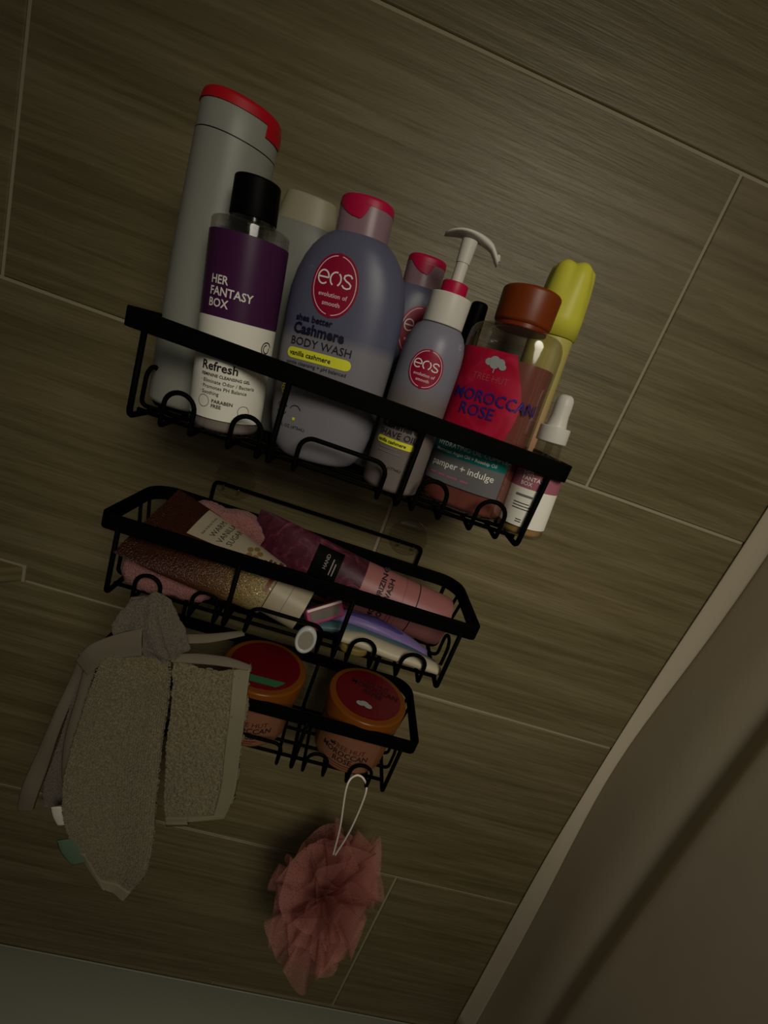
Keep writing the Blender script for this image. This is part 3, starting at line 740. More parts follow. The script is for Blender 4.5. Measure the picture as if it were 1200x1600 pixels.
# ---------------------------------------------------------------- tubes and small things on the middle shelf
class TubeMap:
    """surface of a squeeze tube lying between two points: s across (e2), t along from the crimp (0) to the cap end (L)"""
    def __init__(self, p0, p1, wdir, rows):
        self.p0 = Vector(p0); ax = Vector(p1) - self.p0; self.L = ax.length; self.e1 = ax.normalized()
        w = Vector(wdir); self.e2 = (w - self.e1 * w.dot(self.e1)).normalized(); self.e3 = self.e2.cross(self.e1)
        if self.e3.y > 0 and self.e3.z < 0.3: self.e3 = -self.e3
        self.rows = rows
    def sec(self, t):
        R = self.rows
        if t <= R[0][0]: return R[0][1:]
        for p, q in zip(R, R[1:]):
            if t <= q[0]:
                u = (t - p[0]) / (q[0] - p[0]); return tuple(p[i] + (q[i] - p[i]) * u for i in (1, 2))
        return R[-1][1:]
    def world(self, s, t, n): return self.e1 * t + self.e2 * s + self.e3 * n
    def __call__(self, s, t, off=0.0004):
        a, b = self.sec(t); k = max(-0.985, min(0.985, s / a))
        return self.world(s, t, b * math.sqrt(1 - k * k) + off)
    def build(self, name, mat, parent, t0, t1, seg=44, sub=3, grow=0.0):
        ts = sorted({t0, t1} | {r[0] for r in self.rows if t0 < r[0] < t1}); d = []
        for p, q in zip(ts, ts[1:]): d += [p + (q - p) * k / sub for k in range(sub)]
        d.append(ts[-1]); V, F = [], []
        for t in d:
            a, b = self.sec(t)
            for k in range(seg):
                th = 2 * PI * k / seg; V.append(self.world((a + grow) * math.cos(th), t, (b + grow) * math.sin(th)))
        for i in range(len(d) - 1):
            for k in range(seg):
                l = (k + 1) % seg; F.append((i * seg + k, i * seg + l, (i + 1) * seg + l, (i + 1) * seg + k))
        F.append(tuple(reversed(range(seg)))); F.append(tuple((len(d) - 1) * seg + k for k in range(seg)))
        bm = bmesh.new(); vs = [bm.verts.new(v) for v in V]
        for f in F: bm.faces.new([vs[i] for i in f])
        bmesh.ops.recalc_face_normals(bm, faces=bm.faces)
        me = bpy.data.meshes.new(name); bm.to_mesh(me); bm.free()
        me.polygons.foreach_set('use_smooth', [True] * len(me.polygons)); me.materials.append(mat)
        o = bpy.data.objects.new(name, me); C.objects.link(o); o.parent = parent
        md = o.modifiers.new('edges', 'EDGE_SPLIT'); md.split_angle = math.radians(40)
        return o

def along_material(name, tm, stops, glitter=False, rough=0.3):
    m = pm(name, (1, 1, 1), rough, coat=0.3)
    tc = nd(m, 'ShaderNodeTexCoord'); dp = nd(m, 'ShaderNodeVectorMath', operation='DOT_PRODUCT')
    dp.inputs[1].default_value = tm.e1 / tm.L
    lk(m, tc.outputs['Object'], dp.inputs[0])
    val = dp.outputs['Value']
    nz = nd(m, 'ShaderNodeTexNoise'); nz.inputs['Scale'].default_value = 900; nz.inputs['Detail'].default_value = 1
    lk(m, tc.outputs['Object'], nz.inputs['Vector'])
    if glitter:
        ad = nd(m, 'ShaderNodeMath', operation='MULTIPLY_ADD'); ad.inputs[1].default_value = 0.45
        sb = nd(m, 'ShaderNodeMath', operation='SUBTRACT'); sb.inputs[1].default_value = 0.5
        lk(m, nz.outputs['Fac'], sb.inputs[0]); lk(m, sb.outputs[0], ad.inputs[0]); lk(m, val, ad.inputs[2]); val = ad.outputs[0]
    r = ramp(m, val, stops); lk(m, r.outputs['Color'], bsdf(m).inputs['Base Color'])
    if glitter:
        rr = ramp(m, nz.outputs['Fac'], [(0.62, (0, 0, 0)), (0.68, (1, 1, 1))]); lk(m, rr.outputs['Color'], bsdf(m).inputs['Metallic'])
        bp = nd(m, 'ShaderNodeBump'); bp.inputs['Strength'].default_value = 0.5; bp.inputs['Distance'].default_value = 0.002
        lk(m, nz.outputs['Fac'], bp.inputs['Height']); lk(m, bp.outputs['Normal'], bsdf(m).inputs['Normal'])
    return m

def vanilla_tube():
    p0 = (0.2160, -0.1190, -0.1300); p1 = (0.3560, -0.1300, F2 + 0.0195)
    tm = TubeMap(p0, p1, (0.032, 0.070, 0.034), [])
    L = tm.L
    tm.rows = [(0, 0.0395, 0.0009), (0.010, 0.0390, 0.0011), (0.030, 0.0375, 0.0065), (0.060, 0.0335, 0.0130), (0.090, 0.0275, 0.0178), (0.113, 0.0230, 0.0195), (0.114, 0.0205, 0.0190), (L, 0.0205, 0.0190)]
    t = thing('vanilla_lotion_tube', 'amber glittery lotion tube with cream label and cream cap', 'tube', p0)
    m = along_material('amber_glitter', tm, [(0.0, (0.030, 0.008, 0.003)), (0.36, (0.042, 0.011, 0.004)), (0.55, (0.080, 0.036, 0.012)), (0.70, (0.22, 0.155, 0.055)), (0.80, (0.30, 0.245, 0.125))], True)
    tm.build('body', m, t, 0, 0.1135)
    tm.build('cap', pm('cream_tube_cap', (0.33, 0.28, 0.19), 0.4), t, 0.1140, L)
    tm.build('cap_seam', M_GINK, t, 0.1275, 0.1280, grow=0.0002)
    lab = patch('label', tm, lambda q: 0.0010, lambda q: tm.sec(q)[0] * 0.93, 0.032, 0.113, pm('cream_label', (0.34, 0.29, 0.20), 0.45), t, 10, 14)
    W = lambda s, q, off=0.0006: tm(s, q, off)
    TX = lambda s, q, off=0.0006: tm(s, q, off)     # text runs across the tube, lines stack towards the cap
    def line(sx, size, s, q, bold=0.0, mat=M_INK):
        text(lambda u, v, off: tm(u, 2 * q - v, off), sx, size, s, q, mat, lab, bold)
    line('Bath & Body Works', 0.0028, 0.0060, 0.0430)
    line('WARM', 0.0070, 0.0075, 0.0520, 0.0); line('VANILLA', 0.0070, 0.0045, 0.0598, 0.0); line('SUGAR', 0.0070, 0.0055, 0.0676, 0.0)
    fl = []
    for k in range(5): ellipse('flower_print', tm, 0.0105 + 0.0055 * math.cos(k * 1.25), 0.0860 + 0.0045 * math.sin(k * 1.25), 0.0030, 0.0024, pm('ochre_print', (0.20, 0.12, 0.035), 0.5), lab, 0.0006)
    br = pm('brown_print', (0.13, 0.035, 0.012), 0.4)
    for k, (s0, s1) in enumerate(((0.002, 0.009), (0.002, 0.013), (0.004, 0.013))):
        rect('small_print', tm, s0, s1, 0.0960 + k * 0.0036, 0.0982 + k * 0.0036, br, lab, 1, 6, 0.0006)
    rect('brown_bar', tm, -0.0150, 0.0160, 0.1078, 0.1112, br, t, 2, 20, 0.0007)
    rect('gold_bar', tm, -0.0045, -0.0005, 0.1060, 0.1128, pm('gold_foil', (0.80, 0.60, 0.16), 0.18, metal=1.0), t, 2, 4, 0.0009)
vanilla_tube()

def wash_tube():
    p0 = (0.2900, -0.0830, -0.1370); p1 = (0.4830, -0.0935, F2 + 0.0255)
    tm = TubeMap(p0, p1, (0.04, 0.025, 0.16), [])
    L = tm.L
    tm.rows = [(0, 0.0300, 0.0009), (0.010, 0.0300, 0.0011), (0.035, 0.0290, 0.0085), (0.075, 0.0268, 0.0165), (0.108, 0.0248, 0.0208), (0.150, 0.0240, 0.0222), (0.160, 0.0240, 0.0224), (0.188, 0.0238, 0.0224), (L, 0.0220, 0.0210)]
    t = thing('body_wash_tube', 'plum squeeze tube with a pink cap end lying at the back', 'tube', p0)
    m = along_material('plum_print', tm, [(0.0, (0.050, 0.006, 0.014)), (0.3, (0.085, 0.018, 0.032)), (0.52, (0.070, 0.016, 0.026)), (0.58, (0.075, 0.018, 0.028))], False, 0.35)
    # feathery print
    nz = nd(m, 'ShaderNodeTexNoise'); nz.inputs['Scale'].default_value = 60; nz.inputs['Detail'].default_value = 6; nz.inputs['Distortion'].default_value = 2.5
    tc = nd(m, 'ShaderNodeTexCoord'); lk(m, tc.outputs['Object'], nz.inputs['Vector'])
    base = bsdf(m).inputs['Base Color'].links[0].from_socket
    rr = ramp(m, nz.outputs['Fac'], [(0.35, (0.6, 0.6, 0.6)), (0.55, (1, 1, 1)), (0.72, (2.2, 2.6, 2.4))])
    mx = nd(m, 'ShaderNodeMix', data_type='RGBA', blend_type='MULTIPLY'); mx.inputs['Factor'].default_value = 1.0
    lk(m, base, mx.inputs['A']); lk(m, rr.outputs['Color'], mx.inputs['B']); lk(m, mx.outputs['Result'], bsdf(m).inputs['Base Color'])
    tm.build('body', m, t, 0, 0.108)
    pk = pm('pink_tube', (0.30, 0.115, 0.11), 0.4)
    ps = tm.build('pink_section', pk, t, 0.108, 0.1595)
    tm.build('cap_seam', M_INK, t, 0.1595, 0.1605, grow=-0.0004)
    tm.build('cap', pk, t, 0.1605, L)
    tm.build('seam_ring', pm('dark_pink_line', (0.25, 0.07, 0.08), 0.5), t, 0.1465, 0.1470, grow=0.0002)
    lb = rect('black_label', tm, -0.0200, 0.0235, 0.0600, 0.0850, M_BLACK, t, 4, 14, 0.0005)
    def line(body, size, s, q, bold, mat, par):
        text(lambda u, v, off: tm(u, 2 * q - v, off), body, size, s, q, mat, par, bold, off=0.0009)
    line('HAND', 0.0046, 0.0060, 0.0735, 0.01, pm('pale_print', (0.24, 0.19, 0.18), 0.5), lb)
    for q, w in ((0.0772, 0.014), (0.0800, 0.011)): rect('small_print', tm, 0.0030, 0.0030 + w, q, q + 0.0010, MATS['pale_print'], lb, 1, 6, 0.0009)
    line('MOISTURIZING', 0.0066, -0.0175, 0.1275, 0.02, M_INK, ps)
    line('BODY WASH', 0.0066, -0.0175, 0.1350, 0.02, M_INK, ps)
    ribbon('round_mark', tm, [arc2(-0.004, 0.1030, 0.0085, 0.0085, 0, 360, 30)], 0.0005, MATS['dark_pink_line'], ps, 0.0008)
    for z, w in ((0.1395, 0.012), (0.1425, 0.009)): rect('small_print', tm, -0.016, -0.016 + w, z, z + 0.0008, MATS['dark_pink_line'], ps, 1, 6, 0.0007)
wash_tube()

# crumpled pink cloth: a folded pad, two visible bulges
def pink_cloth():
    t = thing('pink_washcloth', 'crumpled pink terry washcloth stuffed under the amber tube', 'washcloth', (0.245, -0.112, F2))
    def lump(name, c, hx, hy, hz, seed, e=0.55):
        V, F = [], []; nu, nv = 72, 40
        for i in range(nv + 1):
            ph = -PI / 2 + PI * i / nv
            for k in range(nu):
                th = 2 * PI * k / nu
                sg = lambda v: math.copysign(abs(v) ** e, v)
                d = Vector((sg(math.cos(ph)) * sg(math.cos(th)), sg(math.cos(ph)) * sg(math.sin(th)), sg(math.sin(ph))))
                p = Vector((d.x * hx, d.y * hy, d.z * hz))
                w = 0.0055 * noise.noise(p * 38 + Vector((seed, 0, 0))) + 0.0020 * noise.noise(p * 130) + 0.0008 * noise.noise(p * 420)
                q = Vector(c) + p + d.normalized() * w
                q.z = max(q.z, 0.0004); V.append(q)
        for i in range(nv):
            for k in range(nu):
                l = (k + 1) % nu; F.append((i * nu + k, i * nu + l, (i + 1) * nu + l, (i + 1) * nu + k))
        o = obj(name, V, F, M_PINKCLOTH, t, True)
        return o
    lump('front_fold', (0.000, -0.0190, 0.0185), 0.037, 0.0155, 0.0190, 1.0)
    lump('rear_fold', (0.0220, 0.0320, 0.0300), 0.040, 0.0120, 0.0320, 5.0)
pink_cloth()

def loft_path(name, pts, widths, thicks, mat, parent, seg=14, up=(0, 0, 1)):
    P = [Vector(p) for p in pts]; D, W, T = [], [], []
    for i in range(len(P) - 1):
        a, b, c, d = P[max(0, i - 1)], P[i], P[i + 1], P[min(len(P) - 1, i + 2)]
        for k in range(6):
            u = k / 6
            D.append(0.5 * ((2 * b) + (c - a) * u + (2 * a - 5 * b + 4 * c - d) * u * u + (3 * b - a - 3 * c + d) * u ** 3))
            W.append(widths[i] + (widths[i + 1] - widths[i]) * u); T.append(thicks[i] + (thicks[i + 1] - thicks[i]) * u)
    D.append(P[-1]); W.append(widths[-1]); T.append(thicks[-1])
    V, F = [], []
    for i, p in enumerate(D):
        t = (D[min(i + 1, len(D) - 1)] - D[max(0, i - 1)]).normalized(); u = Vector(up); u = (u - t * u.dot(t)).normalized(); s = t.cross(u)
        for k in range(seg):
            a = 2 * PI * k / seg; V.append(p + s * (W[i] * math.cos(a)) + u * (T[i] * math.sin(a)))
    for i in range(len(D) - 1):
        for k in range(seg):
            l = (k + 1) % seg; F.append((i * seg + k, i * seg + l, (i + 1) * seg + l, (i + 1) * seg + k))
    F.append(tuple(reversed(range(seg)))); F.append(tuple((len(D) - 1) * seg + k for k in range(seg)))
    return obj(name, V, F, mat, parent, True)

M_LILAC = pm('lilac_plastic', (0.17, 0.12, 0.30), 0.4); M_VIOLET = pm('violet_rubber', (0.055, 0.04, 0.16), 0.5)
M_AQUA = pm('teal_plastic', (0.055, 0.105, 0.12), 0.4); M_IVORY = pm('bone_plastic', (0.42, 0.37, 0.26), 0.4)
M_RAZPINK = pm('magenta_plastic', (0.30, 0.05, 0.12), 0.4); M_BLADE = pm('blade_steel', (0.18, 0.16, 0.14), 0.3, metal=0.7)
def razor(label, pts, w, mat, grip, loc, head=None):
    t = thing('razor', label, 'razor', loc, group='disposable razors on the middle shelf')
    q = [Vector(p) - Vector(loc) for p in pts]
    loft_path('handle', q, w, [x * 0.62 for x in w], mat, t)
    if grip:
        g = [p + Vector((0, -0.0010, 0.0016)) for p in q[1:4]]
        loft_path('grip', g, [w[1] * 0.55, w[2] * 0.7, w[3] * 0.45], [w[1] * 0.5, w[2] * 0.58, w[3] * 0.45], grip, t)
    if head:
        hp, hr = head
        V, F = box_geo(-0.0165, 0.0165, -0.0070, 0.0070, -0.0045, 0.0045)
        h = obj('cartridge', V, F, M_IVORY if mat is not M_RAZPINK else M_RAZPINK, t, False, 0.0016)
        h.location = Vector(hp) - Vector(loc); h.rotation_euler = hr
        V, F = box_geo(-0.0135, 0.0120, -0.0042, 0.0036, 0.0040, 0.0050)
        obj('blade', V, F, M_BLADE, h)
        V, F = box_geo(-0.0155, 0.0155, 0.0046, 0.0066, 0.0038, 0.0052)
        obj('strip', V, F, M_TAGW, h)
    return t
zb = F2
razor('lilac razor handle lying against the plum tube', [(0.372, -0.114, zb + 0.010), (0.395, -0.1185, zb + 0.016), (0.418, -0.1205, zb + 0.017), (0.444, -0.1205, zb + 0.012), (0.470, -0.1225, zb + 0.006)], [0.007, 0.0090, 0.0100, 0.0090, 0.005], M_LILAC, M_VIOLET, (0.42, -0.120, zb))
razor('teal razor handle squeezed between the lilac and bone-white handles', [(0.370, -0.132, zb + 0.008), (0.392, -0.1305, zb + 0.012), (0.420, -0.1300, zb + 0.012), (0.450, -0.1305, zb + 0.009), (0.477, -0.1330, zb + 0.005)], [0.006, 0.0068, 0.0060, 0.0055, 0.004], M_AQUA, None, (0.42, -0.131, zb))
razor('bone-white razor handle nearest the front hooks', [(0.390, -0.1405, zb + 0.010), (0.410, -0.1395, zb + 0.011), (0.435, -0.1400, zb + 0.009), (0.462, -0.1410, zb + 0.008), (0.481, -0.1420, zb + 0.006)], [0.006, 0.0090, 0.0088, 0.0080, 0.0055], M_IVORY, None, (0.435, -0.140, zb))
razor('magenta razor with its blade head tilted up beside the cream tube cap', [(0.371, -0.137, zb + 0.012), (0.366, -0.141, zb + 0.009), (0.3645, -0.1425, zb + 0.007), (0.3635, -0.1435, zb + 0.006)], [0.004, 0.005, 0.005, 0.004], M_RAZPINK, None, (0.366, -0.142, zb), head=((0.3730, -0.1290, zb + 0.0195), (math.radians(58), math.radians(-18), math.radians(32))))
def blade_cover():
    t = thing('blade_cover', 'clear teardrop plastic blade cover hooked behind the wide front loop', 'cover', (0.365, -0.1465, zb - 0.002))
    V, F = [], []; n = 24
    for r, y in ((1.0, 0.0), (1.0, -0.0025), (0.82, -0.004), (0.70, -0.0028)):
        for k in range(n):
            a = 2 * PI * k / n; V.append((0.0085 * r * math.cos(a), y, 0.004 + r * (0.0125 * math.sin(a))))
    for i in range(3):
        for k in range(n):
            l = (k + 1) % n; F.append((i * n + k, i * n + l, (i + 1) * n + l, (i + 1) * n + k))
    obj('shell', V, F, pm('pale_clear_shell', (0.46, 0.47, 0.44), 0.15), t, True)
    c = obj('window', [(0.0085 * 0.7 * math.cos(2 * PI * k / n), -0.0027, 0.004 + 0.0125 * 0.7 * math.sin(2 * PI * k / n)) for k in range(n)], [tuple(reversed(range(n)))], pm('smoky_shell', (0.25, 0.22, 0.17), 0.2), t)
blade_cover()
def olive_disc():
    t = thing('soap_sliver', 'small olive green disc lying under the bone-white razor', 'soap', (0.4050, -0.1425, zb))
    Loft(rounded([(0, 0.0115, 0.0060), (0.0065, 0.0115, 0.0060)], 0.002)).build('sliver', pm('olive_soap', (0.16, 0.12, 0.03), 0.5), t, 28)
olive_disc()

# ---------------------------------------------------------------- jars on the lowest shelf
def jar(label, x, y, front):
    t = thing('body_scrub_jar', label, 'jar', (x, y, F3), (0, 0, face_cam(x, y)), 'body scrub jars')
    R = 0.0392
    B = Loft(rounded([(0, 0.0362, 0.0362), (0.046, 0.0374, 0.0374)], 0.004, top=False)); B.build('body', pm('peach_jar', (0.19, 0.068, 0.024), 0.35) if 'peach_jar' not in MATS else MATS['peach_jar'], t)
    lid = Loft(rounded([(0.0450, R, R), (0.0655, R + 0.0008, R + 0.0008)], 0.0022)); ld = lid.build('lid', M_JARLID, t, 64)
    V, F = [], []; n = 56
    for r, z in ((0.0335, 0.0652), (0.0335, 0.0661), (0.0322, 0.0664), (0.0, 0.0664)):
        for k in range(n): V.append((r * math.cos(2 * PI * k / n), r * math.sin(2 * PI * k / n), z))
    for i in range(2):
        for k in range(n):
            l = (k + 1) % n; F.append((i * n + k, i * n + l, (i + 1) * n + l, (i + 1) * n + k))
    F.append(tuple(2 * n + k for k in range(n)))
    disc = obj('lid_label', V[:3 * n], F, M_LIDRED, ld)
    top = lambda s, q, off=0.0003: Vector((s, q, 0.0664 + off))
    if front:
        text(top, 'TREE HUT', 0.0062, 0.004, 0.0140, M_INK, disc, 0.0, 'CENTER', sx=1.0)
        text(top, 'MOROCCAN', 0.0085, 0.004, 0.0060, M_INK, disc, 0.018, 'CENTER')
        text(top, 'ROSE', 0.0085, 0.004, -0.0020, M_INK, disc, 0.018, 'CENTER')
        for cx, cy, r in ((-0.004, -0.0185, 0.004), (0.0, -0.0170, 0.0045), (0.004, -0.0185, 0.004)): ellipse('tree_emblem', top, cx, cy, r, r * 0.75, M_SILVER, disc, 0.0006 + cx * 0.05)
    else:
        w = lambda q: math.sqrt(max(0, 0.0325 ** 2 - q * q)) * 0.82
        patch('green_panel', top, lambda q: -w(q), lambda q: w(q), -0.0275, -0.0185, pm('green_foil', (0.035, 0.13, 0.055), 0.35), disc, 6, 16)
    lb = patch('label', B, lambda q: -0.0340, lambda q: 0.0340, 0.0045, 0.042, pm('pale_peach_label', (0.20, 0.085, 0.045), 0.4) if 'pale_peach_label' not in MATS else MATS['pale_peach_label'], t, 6, 24)
    for cx, cy, r in ((-0.0150, 0.0272, 0.0022), (-0.0125, 0.0280, 0.0020)): ellipse('tree_emblem', B, cx, cy, r, r * 0.7, M_INK, lb, 0.0005 + cx * 0.004)
    text(B, 'TREE HUT', 0.0078, 0.0025, 0.0255, M_DKRED, lb, 0.0, 'CENTER', sx=0.95)
    text(B, 'MOROCCAN', 0.0082, 0, 0.0185, M_INK, lb, 0.015, 'CENTER'); text(B, 'ROSE', 0.0082, 0, 0.0115, M_INK, lb, 0.015, 'CENTER')
    rect('small_print', B, -0.013, 0.013, 0.0082, 0.0092, M_DKRED, lb, 1, 8, 0.0005)
    rect('small_print', B, -0.010, 0.010, 0.0058, 0.0066, M_DKRED, lb, 1, 8, 0.0005)
M_DKRED = pm('dark_red_ink', (0.075, 0.014, 0.010), 0.5)
M_JARLID = pm('orange_lid', (0.17, 0.048, 0.004), 0.28); M_LIDRED = pm('red_lid_label', (0.11, 0.002, 0.006), 0.3, coat=0.3)
jar('orange scrub jar with red lid beside the open right end of the lowest shelf', 0.4440, -0.0925, True)
jar('orange scrub jar with a green strip on its red lid, beside the hanging washcloth', 0.3400, -0.0925, False)

# ---------------------------------------------------------------- cloths hanging from the middle shelf hooks
def crom(P, u):
    n = len(P) - 1; x = min(max(u, 0), 1) * n; i = min(int(x), n - 1); t = x - i
    a, b, c, d = P[max(0, i - 1)], P[i], P[i + 1], P[min(n, i + 2)]
    return 0.5 * ((2 * b) + (c - a) * t + (2 * a - 5 * b + 4 * c - d) * t * t + (3 * b - a - 3 * c + d) * t ** 3)

def cloth(name, mat, parent, left, right, org, nu=90, nv=150, fold=0.006, nf=2.0, thick=0.004, terry=0.0019, rows=True, seed=0.0, ph=0.4, rng=(0, 1, 0, 1), lift=0.0, sag=0.0):
    L = [Vector(p) for p in left]; R = [Vector(p) for p in right]; o = Vector(org); V, F = [], []
    for j in range(nv + 1):
        v = rng[2] + (rng[3] - rng[2]) * j / nv; a, b = crom(L, v), crom(R, v)
        for i in range(nu + 1):
            u = rng[0] + (rng[1] - rng[0]) * i / nu; p = a.lerp(b, u)
            env = max(0.0, math.sin(PI * min(1, max(0, u)))) ** 0.6
            p.y -= fold * (0.4 + 0.6 * v) * (1 - 0.85 * smoothstep(0.72, 0.98, v)) * math.sin(u * nf * PI + ph + v * 0.6) * (0.35 + 0.65 * env)
            p.y += 0.004 * noise.noise(p * 22 + Vector((seed, 0, 0))) - lift
            if sag: p.z -= sag * math.sin(PI * min(1, max(0, u))) * max(0.0, 1 - v) ** 6
            if terry:
                jit = 1.3 * noise.noise(p * 70 + Vector((seed, 0, 0)))
                e = (0.5 + 0.5 * math.sin(u * nu * 2 * PI / 4.6 + jit)) * (0.6 + 0.4 * math.sin(v * nv * 2 * PI / 4.6 + 2 * jit + 3 * u)) if rows else 0.5 + 0.8 * noise.noise(p * 330)
                p.y -= terry * (1 - smoothstep(0.91, 0.95, v)) * (e + 0.5 * noise.noise(p * 480 + Vector((0, seed, 0))))
            V.append(p - o)
    for j in range(nv):
        for i in range(nu):
            k = j * (nu + 1) + i; F.append((k, k + nu + 1, k + nu + 2, k + 1))
    ob = obj(name, V, F, mat, parent, True)
    s = ob.modifiers.new('thickness', 'SOLIDIFY'); s.thickness = thick; s.offset = -1
    return ob

def beige_cloth():
    o = (0.2680, -0.165, -0.30)
    t = thing('beige_washcloth', 'beige terry washcloth draped over the front of the lowest shelf', 'washcloth', o)
    # long front flap, woven hem along its lower end
    L1 = [(0.2330, -0.160, -0.2060), (0.2260, -0.172, -0.2250), (0.2200, -0.176, -0.2750), (0.2180, -0.178, -0.3300), (0.2240, -0.179, -0.3800), (0.2430, -0.178, -0.4240), (0.2660, -0.178, -0.4540)]
    R1 = [(0.2640, -0.158, -0.2080), (0.2760, -0.172, -0.2300), (0.2830, -0.176, -0.2800), (0.2900, -0.178, -0.3350), (0.2980, -0.178, -0.3850), (0.2985, -0.178, -0.4250), (0.2870, -0.178, -0.4620)]
    cloth('front_flap', M_TERRY, t, L1, R1, o, 150, 420, 0.0055, 2.2, 0.0030, seed=3)
    cloth('lower_hem', M_HEM, t, L1, R1, o, 40, 20, 0.0055, 2.2, 0.0045, 0, seed=3, rng=(0, 1, 0.940, 1.003), lift=0.0014)
    cloth('edge_hem', M_HEM, t, L1, R1, o, 8, 60, 0.0055, 2.2, 0.0045, 0, seed=3, rng=(-0.01, 0.13, 0.80, 1.0), lift=0.0022)
    # right flap with its smooth border
    L2 = [(0.2700, -0.1560, -0.2190), (0.2790, -0.1640, -0.2500), (0.2860, -0.1660, -0.3000), (0.2930, -0.1660, -0.3480), (0.3010, -0.1660, -0.3790)]
    R2 = [(0.3290, -0.1480, -0.2160), (0.3370, -0.1600, -0.2500), (0.3440, -0.1640, -0.2950), (0.3490, -0.1650, -0.3300), (0.3480, -0.1650, -0.3570)]
    cloth('side_flap', M_TERRY, t, L2, R2, o, 120, 260, 0.0030, 1.3, rows=False, seed=9, ph=0.1, sag=0.009)
    cloth('side_hem', M_HEM, t, L2, R2, o, 12, 90, 0.0030, 1.3, 0.0045, 0, seed=9, ph=0.1, rng=(0.80, 1.005, 0.0, 1.0), lift=0.0020, sag=0.009)
    cloth('bottom_hem', M_HEM, t, L2, R2, o, 50, 12, 0.0030, 1.3, 0.0045, 0, seed=9, ph=0.1, rng=(0.0, 1.0, 0.945, 1.006), lift=0.0021)
    for nm, pts in (('rolled_edge', ((0.2440, -0.1640, -0.2120), (0.2640, -0.1500, -0.2100), (0.2900, -0.1380, -0.2080), (0.3150, -0.1280, -0.2010))), ('folded_edge', ((0.2690, -0.1600, -0.2190), (0.2880, -0.1560, -0.2160), (0.3100, -0.1530, -0.2140), (0.3290, -0.1510, -0.2150)))):
        loft_path(nm, [Vector(p) - Vector(o) for p in pts], [0.0030, 0.0042, 0.0040, 0.0024], [0.0011, 0.0012, 0.0012, 0.0010], M_HEM2, t, 14, (0, -0.7, 1))
    g = loft_path('green_tag', [Vector(p) - Vector(o) for p in ((0.2290, -0.1800, -0.4050), (0.2350, -0.1805, -0.4160), (0.2440, -0.1800, -0.4290))], [0.0085, 0.0095, 0.0085], [0.0008] * 3, M_TAGG, t, 12, (0, 1, 0))
beige_cloth()

